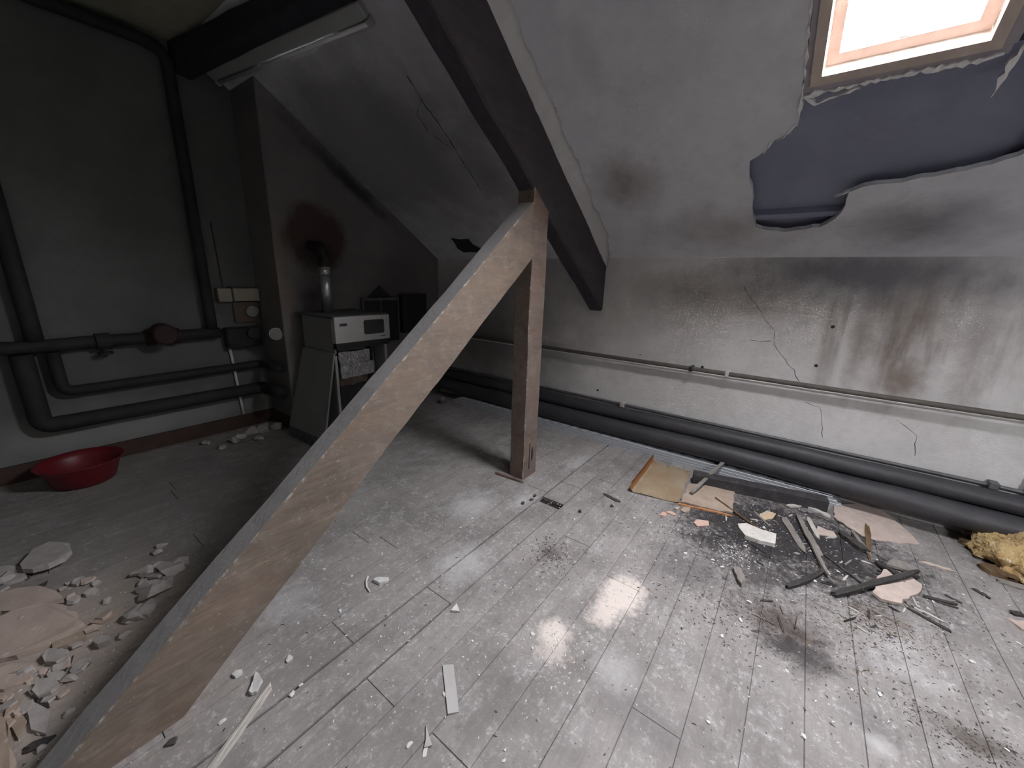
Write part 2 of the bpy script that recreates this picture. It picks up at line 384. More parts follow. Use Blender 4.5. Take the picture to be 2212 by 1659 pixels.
def floor_mat():
    t = NT('grey_floorboards')
    oi = t.n.new('ShaderNodeObjectInfo')
    v = t.mapping((.07, 1, 1))
    g = t.noise(v, 34, 4, .62)
    n1 = t.noise(t.pos, 2.3, 5, .6)
    n2 = t.noise(t.pos, 8.5, 4, .68)
    n3 = t.noise(t.pos, 42, 3, .7)
    col = t.mix(t.rng(g, .3, .7), (.325, .300, .288), (.265, .244, .234))
    col = t.mix(t.rng(n1, .42, .62, 0, .7), col, (.185, .172, .165))
    col = t.mix(t.rng(n2, .48, .70, 0, .65), col, (.345, .33, .318))
    col = t.mix(t.rng(oi.outputs['Random'], 0, 1, 0, .28), col, (.19, .175, .165))
    col = t.mix(t.math('MULTIPLY', t.rng(n3, .52, .64), t.rng(n2, .42, .60, .12, .85)), col, (.45, .435, .42))
    n5 = t.noise(t.pos, 105, 4, .7)
    cl = t.rng(t.noise(t.pos, 3.4, 5, .65), .44, .62)
    col = t.mix(t.math('MULTIPLY', t.rng(n5, .58, .68, 0, .75), cl), col, (.54, .525, .51))
    n6 = t.noise(t.mapping((.16, 1, 1)), 13, 6, .7)
    col = t.mix(t.rng(n6, .54, .72, 0, .6), col, (.165, .148, .14))
    n4 = t.noise(t.pos, 21, 4, .7)
    col = t.mix(t.rng(n4, .58, .70, 0, .55), col, (.12, .105, .098))
    nzc = {}
    rag = t.math('MULTIPLY', t.math('SUBTRACT', t.noise(t.pos, 30, 3, .75), .5), .9)   # ragged fine edge shared by every stain and painted-light patch
    def st(px, r, k, s, am=.45, fr=7, so=.7):
        nonlocal col
        p = FL(*px); v = t.vec('DIVIDE', t.vec('SUBTRACT', t.pos, (p.x, p.y, 0)), (r[0], r[1], 1)); d = t.vec('LENGTH', v)
        fq = 5 if fr < 6 else 7.5 if fr < 9 else 11 if fr < 13 else 17 if fr < 20 else 28
        if fq not in nzc: nzc[fq] = t.math('SUBTRACT', t.noise(t.pos, fq, 4, .7), .5)
        nz = t.math('MULTIPLY', nzc[fq], am * 3.2)
        d = t.math('ADD', t.math('ADD', d, nz), rag)
        col = t.mix(t.rng(d, 1.0, 1.0 - so, 0, s), col, k)
    DK = (.038, .035, .037)
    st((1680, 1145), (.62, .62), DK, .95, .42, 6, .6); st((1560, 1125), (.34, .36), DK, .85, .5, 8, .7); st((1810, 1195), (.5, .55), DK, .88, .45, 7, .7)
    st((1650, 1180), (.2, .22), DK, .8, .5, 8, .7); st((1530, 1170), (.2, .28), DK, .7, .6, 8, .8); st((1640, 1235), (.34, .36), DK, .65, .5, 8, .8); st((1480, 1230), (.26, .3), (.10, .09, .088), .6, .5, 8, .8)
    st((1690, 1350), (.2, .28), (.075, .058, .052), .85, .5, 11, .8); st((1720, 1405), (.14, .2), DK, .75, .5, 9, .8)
    st((2100, 1600), (.08, .16), (.10, .085, .07), .8, .6, 9, .8); st((1870, 1560), (.1, .12), (.15, .145, .14), .6, .6, 6, .9); st((1400, 1560), (.16, .25), (.16, .15, .145), .6, .5, 5, .9)
    st((1230, 1440), (.1, .2), (.17, .155, .15), .6, .5, 6, .9); st((1080, 1500), (.1, .18), (.17, .16, .15), .6, .5, 6, .9); st((900, 1600), (.12, .18), (.17, .16, .15), .5, .5, 6, .9)
    st((1190, 1195), (.1, .1), (.13, .105, .095), .7, .6, 12, .8); st((1900, 1340), (.1, .14), (.17, .14, .12), .7, .6, 9, .8)
    CR = (.66, .585, .53)
    st((1345, 1283), (.19, .125), CR, .95, .3, 14, .5); st((1305, 1325), (.11, .09), CR, .85, .4, 18, .6); st((1196, 1365), (.09, .085), CR, .95, .25, 16, .55); st((1195, 1402), (.1, .09), CR, .6, .5, 28, .6)
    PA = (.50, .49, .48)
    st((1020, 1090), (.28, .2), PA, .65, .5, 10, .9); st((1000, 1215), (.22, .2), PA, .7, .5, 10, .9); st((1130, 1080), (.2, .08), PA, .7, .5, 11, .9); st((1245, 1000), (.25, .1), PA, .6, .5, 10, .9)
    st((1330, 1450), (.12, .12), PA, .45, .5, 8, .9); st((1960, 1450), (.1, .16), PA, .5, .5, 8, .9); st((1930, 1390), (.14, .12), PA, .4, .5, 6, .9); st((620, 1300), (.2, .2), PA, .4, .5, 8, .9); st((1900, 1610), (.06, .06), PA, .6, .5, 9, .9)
    st((120, 1420), (.7, .8), (.46, .38, .32), .7, .5, 4, .8); st((350, 1060), (1.0, 1.3), (.17, .155, .145), .75, .4, 4, .8)  # tan stain lightened for window light; then dim light painted by the basin
    t.bump(t.math('ADD', g, n3), .35, .004)
    return t.done(col, .92, 0, .12)
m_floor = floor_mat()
m_sub = simple('dark_subfloor', (.03, .026, .024), (.02, .018, .016), 6)
m_base = simple('baseboard_brown', (.075, .045, .035), (.05, .032, .026), 9)
m_pipe = simple('black_pipe_insulation', (.032, .031, .035), (.05, .047, .051), 5, .55, bump=.4, bd=.01, spec=.5)
m_pipe2 = simple('sooty_back_pipe', (.018, .019, .021), (.03, .03, .032), 6, .75, bump=.5, bd=.008)
m_pale = simple('painted_wall_pipe', (.62, .60, .58), (.5, .485, .47), 14, .7, bump=.3)
m_brownpipe = simple('dark_brown_wall_pipe', (.13, .115, .10), (.09, .08, .072), 14, .6, bump=.2)
m_lead = simple('grey_steel_pipe', (.16, .16, .165), (.10, .10, .105), 12, .5, .4)
t = NT('galvanised_tray')
g = t.noise(t.pos, 26, 4, .6)
col = t.mix(t.rng(g, .3, .7), (.52, .54, .56), (.40, .42, .44))
sx = t.n.new('ShaderNodeSeparateXYZ'); t.l.new(t.pos, sx.inputs[0])
fx = t.math('FRACT', t.math('MULTIPLY', sx.outputs[0], 26)); fy = t.math('FRACT', t.math('MULTIPLY', sx.outputs[1], 9))
slot = t.math('MULTIPLY', t.math('MULTIPLY', t.math('GREATER_THAN', fx, .62), t.math('GREATER_THAN', fy, .55)), t.math('GREATER_THAN', sx.outputs[2], .0765))
col = t.mix(slot, col, (.03, .03, .032))
m_tray = t.done(col, .55, .25, .5)
m_steelrim = simple('bright_steel_edge', (.75, .77, .8), (.6, .62, .64), 20, .4, .3)
m_blackbeam = wood('charred_beam', (.055, .051, .053), (.038, .035, .036), (0, 0, math.pi / 2), dust=(.09, .086, .088))
m_char = wood('charred_lath', (.06, .055, .052), (.035, .032, .03), (0, 0, 1.0), dust=(.12, .11, .105))
m_greywood = wood('weathered_lath', (.27, .245, .22), (.17, .15, .135), (0, 0, 1.0), dust=(.36, .34, .32))
m_palewood = wood('pale_split_lath', (.56, .53, .48), (.42, .39, .35), (0, 0, 1.2), dust=(.62, .6, .57))
m_slab = simple('brown_grey_slab', (.52, .42, .36), (.42, .335, .285), 9, .9, dust=(.56, .48, .43), dn=30, bump=.6)
m_pink = simple('pinkish_board', (.54, .445, .395), (.43, .35, .305), 18, .9, dust=(.6, .52, .47), dn=45, bump=.5)
m_tan = simple('tan_hardboard', (.43, .335, .265), (.32, .25, .195), 9, .85, dust=(.5, .42, .34), dn=40)
m_card = simple('yellowed_sheet', (.60, .52, .38), (.52, .36, .22), 5, .8, dust=(.62, .44, .3), dn=20)
m_orange = simple('orange_board_edge', (.50, .24, .10), (.36, .16, .07), 14, .8)
m_terra = simple('terracotta_chip', (.60, .41, .34), (.52, .34, .28), 25, .9)
m_chip = simple('plaster_chip_white', (.68, .67, .65), (.54, .53, .51), 40, .9, bump=.4)
m_chip2 = simple('plaster_rubble_grey', (.44, .41, .385), (.35, .32, .295), 22, .9, bump=.5)
m_whiteblk = simple('chipped_white_block', (.64, .61, .57), (.5, .47, .43), 22, .9, dust=(.2, .17, .15), dn=42, bump=.5)
m_wool = simple('glass_wool_yellow', (.66, .50, .27), (.50, .33, .14), 16, .95, bump=1.0, bd=.02, dust=(.78, .68, .5), dn=24)
m_darkwood = wood('rotten_brown_wood', (.15, .095, .05), (.08, .05, .028), (0, 0, .5), dust=(.2, .14, .08))
m_red = simple('red_plastic', (.15, .009, .014), (.12, .008, .012), 10, .45, spec=.5, bump=0)
m_boiler = simple('boiler_enamel', (.27, .27, .265), (.23, .23, .225), 4, .5, bump=.08, spec=.5)
m_panel = simple('boiler_panel_cream', (.46, .455, .44), (.42, .415, .40), 5, .45, bump=.05, spec=.5)
m_dark = simple('dark_metal', (.03, .03, .032), (.02, .02, .022), 8, .5, bump=.1)
m_gloss = simple('black_display', (.012, .012, .014), (.016, .016, .018), 6, .25, bump=0, spec=.5)
m_foil = simple('aluminium_foil', (.6, .6, .6), (.5, .5, .5), 12, .3, .85, bump=1.0, bd=.02)
m_flue = simple('silver_flue', (.55, .56, .58), (.4, .41, .43), 9, .32, .85, bump=.15)
m_sootf = simple('sooty_flue', (.04, .036, .035), (.025, .023, .022), 9, .8)
m_fibre = simple('brown_fibre', (.22, .17, .13), (.12, .09, .07), 22, .95, bump=1.0, bd=.02)
m_cream = simple('cream_enclosure', (.30, .27, .21), (.25, .23, .18), 8, .6, bump=.1)
m_brown = simple('brown_backing', (.13, .095, .07), (.10, .072, .052), 8, .8)
m_gauge = simple('gauge_face', (.22, .215, .205), (.19, .185, .18), 10, .35, spec=.5, bump=0)
m_rustred = simple('rust_red_pump', (.045, .02, .02), (.03, .015, .015), 12, .7)
m_lampw = simple('lamp_white', (.42, .43, .42), (.37, .38, .37), 6, .5, bump=.05)
m_tube = simple('unlit_tube', (.72, .73, .72), (.68, .69, .68), 6, .25, bump=0, spec=.5)
m_strip = simple('grey_paper_strip', (.46, .445, .43), (.40, .385, .37), 9, .8, bump=.1)
m_soil = simple('dark_grit', (.085, .075, .07), (.055, .048, .045), 30, .95)

# ------------------------------------------------------------------ structure: floor
PITCH, Y0 = .1765, .08
floor = obj('floor', boxm(XL, XW, YN, YB, -.10, -.034), m_sub, kind='structure')
joints = {4: [.64, 2.9], 5: [.30, 1.108, 2.33], 6: [1.9, 3.0], 7: [.695, 2.42], 3: [2.05], 2: [1.25, 2.9], 1: [2.5], 0: [1.9]}
joints = {5: [-.9, .64, 2.75], 6: [-.3, 1.108, 2.16, 2.52], 7: [-1.2, .695, 2.30, 2.74], 8: [.1, 2.62], 9: [-.6, 1.2, 3.0]}
nb = 0
def row_of(y): return math.floor((y - Y0) / PITCH)
for k in range(-14, 25):
    ya, yb = Y0 + k * PITCH, Y0 + (k + 1) * PITCH
    if ya >= YB: break
    yb = min(yb, YB)
    rr = random.Random(k * 13 + 5)
    cuts = joints.get(k + 0)
    if cuts is None:
        x = XL + rr.uniform(1.2, 2.6); cuts = []
        while x < XW - .5: cuts.append(x); x += rr.uniform(1.7, 2.8)
    xs = [XL] + sorted(cuts) + [XW]
    gap0 = .0008; ga = gb = gap0 + rr.uniform(0, .0012)
    for x0, x1 in zip(xs, xs[1:]):
        g0, g1 = ga, gb
        if abs(ya - 1.315) < .03: g0 = .006
        if abs(yb - 1.315) < .03: g1 = .0065
        if abs(ya - 1.139) < .03 and x0 < .9: g0 = .006
        if abs(yb - 1.139) < .03 and x0 < .9: g1 = .006
        if k == 6 and abs(x0 - 2.16) < .01: x0 += .075            # the broken hole by the post
        z = rr.uniform(-.0008, .0006)
        bm = bmesh.new()
        e = .0009
        tg0 = g0 - .001 if g0 > .005 else -.0004; tg1 = g1 - .001 if g1 > .005 else -.0004
        hexa(bm, [(x0 + .0005, ya + tg0, -.03), (x1 - .0005, ya + tg0, -.03), (x1 - .0005, yb - tg1, -.03), (x0 + .0005, yb - tg1, -.03), (x0 + .0005, ya + tg0, -.0052), (x1 - .0005, ya + tg0, -.0052), (x1 - .0005, yb - tg1, -.0052), (x0 + .0005, yb - tg1, -.0052)])
        b0 = [(x0 + .0015, ya + g0, -.03), (x1 - .0015, ya + g0, -.03), (x1 - .0015, yb - g1, -.03), (x0 + .0015, yb - g1, -.03)]
        m0 = [(p[0], p[1], z - e) for p in b0]
        t0 = [(x0 + .0015 + e, ya + g0 + e, z), (x1 - .0015 - e, ya + g0 + e, z), (x1 - .0015 - e, yb - g1 - e, z), (x0 + .0015 + e, yb - g1 - e, z)]
        V = [[bm.verts.new(p) for p in q] for q in (b0, m0, t0)]
        bm.faces.new(V[0][::-1]); bm.faces.new(V[2])
        for q, r in ((V[0], V[1]), (V[1], V[2])):
            for i in range(4): bm.faces.new((q[i], q[(i + 1) % 4], r[(i + 1) % 4], r[i]))
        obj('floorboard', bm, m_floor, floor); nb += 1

# ------------------------------------------------------------------ structure: walls, ceilings
def struct(name, bm, mat, parent=None, **k): return obj(name, bm, mat, parent, kind='structure', **k)
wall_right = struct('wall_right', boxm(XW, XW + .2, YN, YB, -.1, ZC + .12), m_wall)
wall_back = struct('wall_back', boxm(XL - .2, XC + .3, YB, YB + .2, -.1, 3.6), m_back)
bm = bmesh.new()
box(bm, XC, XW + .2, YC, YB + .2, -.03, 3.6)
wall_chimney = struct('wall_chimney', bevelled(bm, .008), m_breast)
struct('wall_front', boxm(XL - .2, XW + .2, YN - .2, YN, -.1, 3.6), m_dim)
struct('wall_left', boxm(XL - .2, XL, YN, YB, -.1, 2.0), m_dim)
struct('ceiling_flat', boxm(-.9, XF + .01, YN, YB, ZF, ZF + .1), m_flat)
def sheet(outer, hole, off, thick, name, mat, parent=None, SL=SL, NOUT=NOUT):
    """slope sheet with a hole; outlines in plan x,y"""
    bm = bmesh.new(); edges = []
    for loop in (outer, hole):
        vs_ = [bm.verts.new(SL(x, y, off)) for x, y in loop]
        for i in range(len(vs_)): edges.append(bm.edges.new((vs_[i], vs_[(i + 1) % len(vs_)])))
    bmesh.ops.triangle_fill(bm, use_beauty=True, use_dissolve=False, edges=edges, normal=-NOUT)
    ret = bmesh.ops.extrude_face_region(bm, geom=list(bm.faces))
    bmesh.ops.translate(bm, verts=[v for v in ret['geom'] if isinstance(v, bmesh.types.BMVert)], vec=NOUT * thick)
    return struct(name, bm, mat, parent)
torn = [(1.70, .20), (2.1, .205), (2.4, .202), (2.607, .195), (2.73, .2), (2.78, .235), (2.80, .30), (2.86, .35), (2.901, .42), (2.98, .425), (3.1, .405),
        (3.24, .405), (3.374, .385), (3.41, .30), (3.425, .18), (3.40, .02), (3.34, -.05), (3.25, -.085), (3.16, -.085), (3.132, -.14), (3.125, -.3), (3.10, -.45), (3.07, -.6),
        (3.02, -.70), (2.9, -.76), (2.75, -.74), (2.62, -.66), (2.5, -.60), (2.40, -.53), (2.2, -.49), (1.70, -.48)]
tr_ = []
for i, p in enumerate(torn):
    q = torn[(i + 1) % len(torn)]
    L = math.hypot(q[0] - p[0], q[1] - p[1]); k = max(1, int(L / .035)) if i < len(torn) - 1 else 1
    for j in range(k):
        u = j / k; a = .007 if j else 0
        tr_.append((p[0] + (q[0] - p[0]) * u + random.uniform(-a, a), p[1] + (q[1] - p[1]) * u + random.uniform(-a, a)))
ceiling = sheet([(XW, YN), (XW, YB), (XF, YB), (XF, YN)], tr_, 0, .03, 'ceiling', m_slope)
sheet([(XQ, YN), (XQ, YB), (XL - .1, YB), (XL - .1, YN)], [(FILL_WIN[0], FILL_WIN[2]), (FILL_WIN[1], FILL_WIN[2]), (FILL_WIN[1], FILL_WIN[3]), (FILL_WIN[0], FILL_WIN[3])], 0, .08, 'ceiling_left', m_dim, None, SLL, NOUTL)
WX0, WX1, WY0, WY1 = 1.765, 2.575, -.434, .172            # skylight outline in plan
sheath = sheet([(XW + .1, YN), (XW + .1, YB), (XF - .1, YB), (XF - .1, YN)], [(WX0, WY0), (WX1, WY0), (WX1, WY1), (WX0, WY1)], .085, .03, 'roof_membrane', m_cavity, ceiling)
def slope_box(x0, x1, y0, y1, o0, o1):
    bm = bmesh.new()
    hexa(bm, [SL(x0, y0, o0), SL(x1, y0, o0), SL(x1, y1, o0), SL(x0, y1, o0), SL(x0, y0, o1), SL(x1, y0, o1), SL(x1, y1, o1), SL(x0, y1, o1)])
    return bm
obj('batten', slope_box(3.315, 3.35, -.3, .6, .035, .085), m_cavity, ceiling)
obj('batten', slope_box(2.60, 2.66, -.9, .5, .05, .085), m_cavity, ceiling)
# plaster torn round the skylight
def ribbon(pts, w, name='torn_plaster_edge', mat=None, off=-.006, seed=0, n=3, gaps=.0):
    rnd = random.Random(seed); bm = bmesh.new(); prev = None
    P = []
    for i in range(len(pts) - 1):
        a, b = pts[i], pts[i + 1]; L = math.hypot(b[0] - a[0], b[1] - a[1]); k = max(1, int(L / .018))
        for j in range(k): P.append((a[0] + (b[0] - a[0]) * j / k, a[1] + (b[1] - a[1]) * j / k))
    P.append(pts[-1])
    for i, (x, y) in enumerate(P):
        x += rnd.uniform(-.003, .003); y += rnd.uniform(-.003, .003)
        d = Vector((P[min(i + 1, len(P) - 1)][0] - P[max(0, i - 1)][0], P[min(i + 1, len(P) - 1)][1] - P[max(0, i - 1)][1], 0)).normalized()
        s = Vector((-d.y, d.x, 0)); ww = w * rnd.choice((.15, .3, .5, .8, 1.2)) * .42
        if i in (0, len(P) - 1): ww *= .3
        a, b = Vector((x, y, 0)) + s * ww, Vector((x, y, 0)) - s * ww
        ring = [bm.verts.new(SL(a.x, a.y, off + rnd.uniform(-.006, .004))), bm.verts.new(SL(b.x, b.y, off + rnd.uniform(-.006, .004))),
                bm.verts.new(SL(b.x, b.y, .012)), bm.verts.new(SL(a.x, a.y, .012))]
        if prev:
            for q in range(4): bm.faces.new((prev[q], prev[(q + 1) % 4], ring[(q + 1) % 4], ring[q]))
        else: bm.faces.new(ring[::-1])
        prev = ring
    bm.faces.new(prev)
    return obj(name, bm, mat or m_white, ceiling)
ribbon([(2.0, .206), (2.3, .204), (2.55, .197), (2.72, .2)], .018, seed=3)
ribbon([(2.735, .205), (2.79, .26), (2.80, .29)], .016, seed=4)
ribbon([(2.80, .31), (2.87, .35)], .012, seed=14)
ribbon([(2.612, .19), (2.608, 0), (2.606, -.2), (2.607, -.40), (2.60, -.45)], .026, seed=5)
ribbon([(2.61, .19), (2.66, .14), (2.64, .07), (2.62, -.02)], .03, seed=6)
ribbon([(2.40, -.50), (2.55, -.50), (2.65, -.485), (2.75, -.475)], .026, seed=7)
ribbon([(2.30, -.47), (2.45, -.53), (2.55, -.58)], .05, seed=9)
ribbon([(3.15, -.09), (3.17, -.05), (3.18, -.02)], .010, seed=8)
# plaster haunch along the rafter
def raft_b(x): return 1.30 + .672 * (3.566 - x)
def raft_t(x): return min(1.73 + .685 * (3.566 - x), ZF - .005)
RY0, RY1 = 1.572, 1.708
bm = bmesh.new(); prev = None; n = 60
for i in range(n + 1):
    x = 3.60 - (3.60 - 1.45) * i / n
    w = .085 + .03 * noise.noise(Vector((x * 6, 0, 0))) + .02 * noise.noise(Vector((x * 25, 3, 0)))
    if x > 3.4: w *= max(.25, (3.62 - x) / .22)
    z = raft_t(x) - .02 + .012 * noise.noise(Vector((x * 18, 9, 0)))
    ring = [bm.verts.new((x, RY0 + .02, z)), bm.verts.new((x, RY0 - .006, z + .01)), bm.verts.new((x, RY0 - w * .55, z + (ceil_z(x) - z) * .72)), bm.verts.new((x, RY0 - w, ceil_z(x) + .004)), bm.verts.new((x, RY0 + .02, ceil_z(x) + .004))]
    if prev:
        for q in range(5): bm.faces.new((prev[q], prev[(q + 1) % 5], ring[(q + 1) % 5], ring[q]))
    else: bm.faces.new(ring[::-1])
    prev = ring
bm.faces.new(prev)
obj('plaster_haunch', bm, m_fillet, ceiling, smooth=True)
def SP(px, py):
    d = RW @ Vector((px - CX, py - CY, FPX)); tt = (ZC + TAN * XW - CAMH) / (d.z + TAN * d.x); return CAM + d * tt
# dark hole low in the slope between the brace and the chimney
bm = bmesh.new()
hp = [(SP(*p).x, SP(*p).y) for p in ((974, 514), (992, 517), (1012, 516), (1022, 528), (1040, 537), (1046, 546), (1020, 544), (1002, 545), (988, 536), (982, 524))]
prism(bm, [SL(x, y, .0) for x, y in hp], -NOUT * .004)
obj('soot_hole', bm, m_crack, ceiling)
# cracks in the plaster
def crack(pts, axis, w, parent, name='crack'):
    bm = bmesh.new(); P = []
    for i in range(len(pts) - 1):
        a, b = Vector(pts[i]), Vector(pts[i + 1]); k = max(1, int((b - a).length / .03))
        for j in range(k): P.append(a.lerp(b, j / k) + (Vector((random.uniform(-.006, .006), random.uniform(-.006, .006), random.uniform(-.006, .006)))))
    P.append(Vector(pts[-1])); prev = None; nn = Vector(axis)
    for i, p in enumerate(P):
        d = (P[min(i + 1, len(P) - 1)] - P[max(0, i - 1)]).normalized(); s = d.cross(nn).normalized() * w * random.uniform(.3, 1)
        p = p - nn * p.dot(nn) + nn * Vector(pts[0]).dot(nn)
        r = [bm.verts.new(p + s + nn * .001), bm.verts.new(p - s + nn * .001)]
        if prev: bm.faces.new((prev[0], prev[1], r[1], r[0]))
        prev = r
    return obj(name, bm, m_crack, parent)
def KW(px, py):
    d = RW @ Vector((px - CX, py - CY, FPX)); tt = XW / d.x; p = CAM + d * tt; return (XW, p.y, p.z)
for pts, w in ((((1605, 620), (1640, 670), (1672, 715), (1672, 745), (1690, 770), (1715, 800), (1728, 826)), .0022), (((1735, 868), (1772, 880), (1777, 915), (1777, 945)), .0025),
               (((1935, 905), (1965, 925), (1980, 940), (1976, 985)), .002), (((1850, 548), (1890, 540), (1930, 542)), .003), (((1620, 735), (1640, 737), (1665, 736)), .002)):
    crack([KW(*p) for p in pts], (-1, 0, 0), w, wall_right)
for p in ((1517, 793), (1291, 843), (1763, 790), (1383, 766), (1799, 706)):
    q = KW(*p); bm = bmesh.new(); disc(bm, (XW + .001, q[1], q[2]), (-1, 0, 0), .012 if p[0] != 1383 else .006, .002, 10)
    obj('nail_hole', bm, m_crack, wall_right)
for pts, w in ((((1090, 60), (1125, 110), (1150, 145), (1172, 190), (1200, 235), (1215, 290), (1240, 345)), .004), (((880, 165), (910, 215), (960, 285), (1000, 350), (1040, 410)), .005),
               (((910, 215), (900, 245), (925, 285), (975, 320)), .003)):
    crack([SP(*p) for p in pts], tuple(-NOUT), w, ceiling)
bm = bmesh.new(); prev = None; n = 260                     # rough plaster bead under the wall pipe
for i in range(n + 1):
    y = YN + 1.9 + (YC - YN - 1.9) * i / n
    a, b = .802 + .004 * noise.noise(Vector((y * 9, 1, 0))), .817 + .004 * noise.noise(Vector((y * 13, 5, 0))); dd = .013 + .005 * noise.noise(Vector((y * 21, 9, 0)))
    ring = [bm.verts.new(p) for p in ((XW, y, a), (XW - dd * .6, y, a + .001), (XW - dd, y, b - .004), (XW, y, b))]
    if prev:
        for q in range(3): bm.faces.new((prev[q], prev[q + 1], ring[q + 1], ring[q]))
    prev = ring
obj('plaster_bead', bm, m_white, wall_right)
# baseboards
bb = struct('baseboard_back', boxm(XL, XC, YB - .02, YB, 0, .13), m_base)
struct('baseboard_chimney', boxm(XC - .02, XC, YC - .0, YB - .02, 0, .13), m_base)

# ------------------------------------------------------------------ skylight
win = bpy.data.objects.new('window_1', None); COL.objects.link(win); win.location = SL(WX1, 0, 0); tag(win, 'pine roof window glaring white above the torn plaster', None, None, 'structure')
fw = .042; fx_ = fw * CO
def wpart(name, bm, m, parent=win):
    o = obj(name, bm, m, parent); return o
frame = wpart('frame', slope_box(WX1 - fx_, WX1, WY0, WY1, -.012, .15), m_pine)
for a in ((WX0, WX0 + fx_, WY0, WY1), (WX0 + fx_, WX1 - fx_, WY0, WY0 + fw), (WX0 + fx_, WX1 - fx_, WY1 - fw, WY1)):
    wpart('frame', slope_box(*a, -.012, .15), m_pine)
i0, i1, j0, j1 = WX0 + fx_ + .004, WX1 - fx_ - .004, WY0 + fw + .004, WY1 - fw - .004
sw = .045; sx_ = sw * CO
for a in ((i1 - sx_, i1, j0, j1), (i0, i0 + sx_, j0, j1), (i0 + sx_, i1 - sx_, j0, j0 + sw), (i0 + sx_, i1 - sx_, j1 - sw, j1)):
    wpart('sash', slope_box(*a, .045, .105), m_pine2)
wpart('glass', slope_box(i0 + sx_ - .004, i1 - sx_ + .004, j0 + sw - .004, j1 - sw + .004, .075, .082), m_glass)
m_lining = simple('mauve_lining', (.42, .39, .41), (.36, .33, .35), 9, .8)
for a in ((WX1 + .001, WX1 + .03, WY0 - .03, WY1 + .025), (WX0, WX1, WY1 + .001, WY1 + .025), (WX0, WX1, WY0 - .04, WY0 - .001)):
    wpart('lining', slope_box(*a, .002, .085), m_lining)
wpart('glazing_bead', slope_box(i1 - sx_ - .006, i1 - sx_ + .004, j0 + sw, j1 - sw, .062, .075), m_white)
bm = bmesh.new(); c = SL(i1 - sx_ - .004, -.13, .055)
bmesh.ops.create_icosphere(bm, subdivisions=2, radius=.012, matrix=Matrix.Translation(c) @ Matrix.Diagonal((.6, 1.6, .6, 1)))
wpart('latch_knob', bm, m_white)

fill_win = bpy.data.objects.new('added_fill_window', None); COL.objects.link(fill_win); fill_win.location = SLL(FILL_WIN[0], (FILL_WIN[2] + FILL_WIN[3]) / 2, 0); tag(fill_win, None, None, None, 'structure')  # made-up window out of view, there for its fill light
def slope_box2(x0, x1, y0, y1, o0, o1):
    bm = bmesh.new(); hexa(bm, [SLL(x0, y0, o0), SLL(x1, y0, o0), SLL(x1, y1, o0), SLL(x0, y1, o0), SLL(x0, y0, o1), SLL(x1, y0, o1), SLL(x1, y1, o1), SLL(x0, y1, o1)]); return bm
for a in ((FILL_WIN[0], FILL_WIN[0] + .05, FILL_WIN[2], FILL_WIN[3]), (FILL_WIN[1] - .05, FILL_WIN[1], FILL_WIN[2], FILL_WIN[3]), (FILL_WIN[0] + .05, FILL_WIN[1] - .05, FILL_WIN[2], FILL_WIN[2] + .06), (FILL_WIN[0] + .05, FILL_WIN[1] - .05, FILL_WIN[3] - .06, FILL_WIN[3])):
    obj('frame', slope_box2(*a, -.01, .09), m_pine, fill_win)
obj('glass', slope_box2(FILL_WIN[0] + .05, FILL_WIN[1] - .05, FILL_WIN[2] + .06, FILL_WIN[3] - .06, .05, .056), m_glass, fill_win)

# ------------------------------------------------------------------ timber frame
PX0, PX1, PY0, PY1 = 2.335, 2.522, 1.566, 1.702
raft = []
prof = [(3.60, raft_b(3.60)), (3.60, raft_t(3.60))]
xe = .95
corn = [(3.60, RY0, raft_b(3.60)), (3.60, RY1, raft_b(3.60)), (3.60, RY1, raft_t(3.60)), (3.60, RY0, raft_t(3.60)),
        (xe, RY0, raft_b(xe)), (xe, RY1, raft_b(xe)), (xe, RY1, ZF - .006), (xe, RY0, ZF - .006)]
bm = bmesh.new(); prev = None; n = 24
rafter = obj('roof_rafter', timber([(3.60, RY0, raft_b(3.60)), (3.60, RY1, raft_b(3.60)), (3.60, RY1, raft_t(3.60)), (3.60, RY0, raft_t(3.60)),
                                     (1.32, RY0, raft_b(1.32)), (1.32, RY1, raft_b(1.32)), (1.32, RY1, raft_t(1.32)), (1.32, RY0, raft_t(1.32))], 26, .012, .006), m_raft,
             None, 'thick dark sooty sloping rafter running down to the knee wall above the post', 'beam', loc=(3.60, 1.64, raft_b(3.60)))
bm.free()
zb = lambda x: raft_b(x) + .01
post = empty('timber_post', (2.43, 1.634, 0), 'brown upright timber post standing on the floorboards in mid room', 'post')
obj('shaft', timber([(PX0, PY0, .001), (PX1, PY0, .001), (PX1, PY1, .001), (PX0, PY1, .001), (PX0, PY0, zb(PX0)), (PX1, PY0, zb(PX1)), (PX1, PY1, zb(PX1)), (PX0, PY1, zb(PX0))], 34, .006, .005, worn=True), m_post, post).data.materials.append(m_worn)
obj('mortise_slot', boxm(PX0 + .072, PX0 + .082, PY0 - .004, PY0 + .02, .07, .29), m_crack, post)
bm = bmesh.new(); prism(bm, [(PX0 + .105, PY0 - .005, .13), (PX0 + .125, PY0 - .005, .15), (PX0 + .128, PY0 - .005, .2), (PX0 + .115, PY0 - .005, .25), (PX0 + .102, PY0 - .005, .22)], (0, .02, 0))
obj('peg_hole', bm, m_crack, post)
# diagonal brace
xa, xb_ = -.247, .166
bl = [(xa, 1.515, .001), (xb_, 1.522, .001), (xb_, 1.635, .001), (xa, 1.63, .001)]
br_ = [(PX0 - .002, 1.568, 2.05), (PX0 - .002, 1.568, 1.685), (PX0 - .002, 1.69, 1.685), (PX0 - .002, 1.69, 2.05)]
brace = obj('diagonal_brace', timber(bl + br_, 60, .007, .006, worn=True), m_brace, None, 'heavy brown diagonal brace leaning from the floor up to the post', 'beam', loc=(-.04, 1.575, 0))
brace.data.materials.append(m_worn)
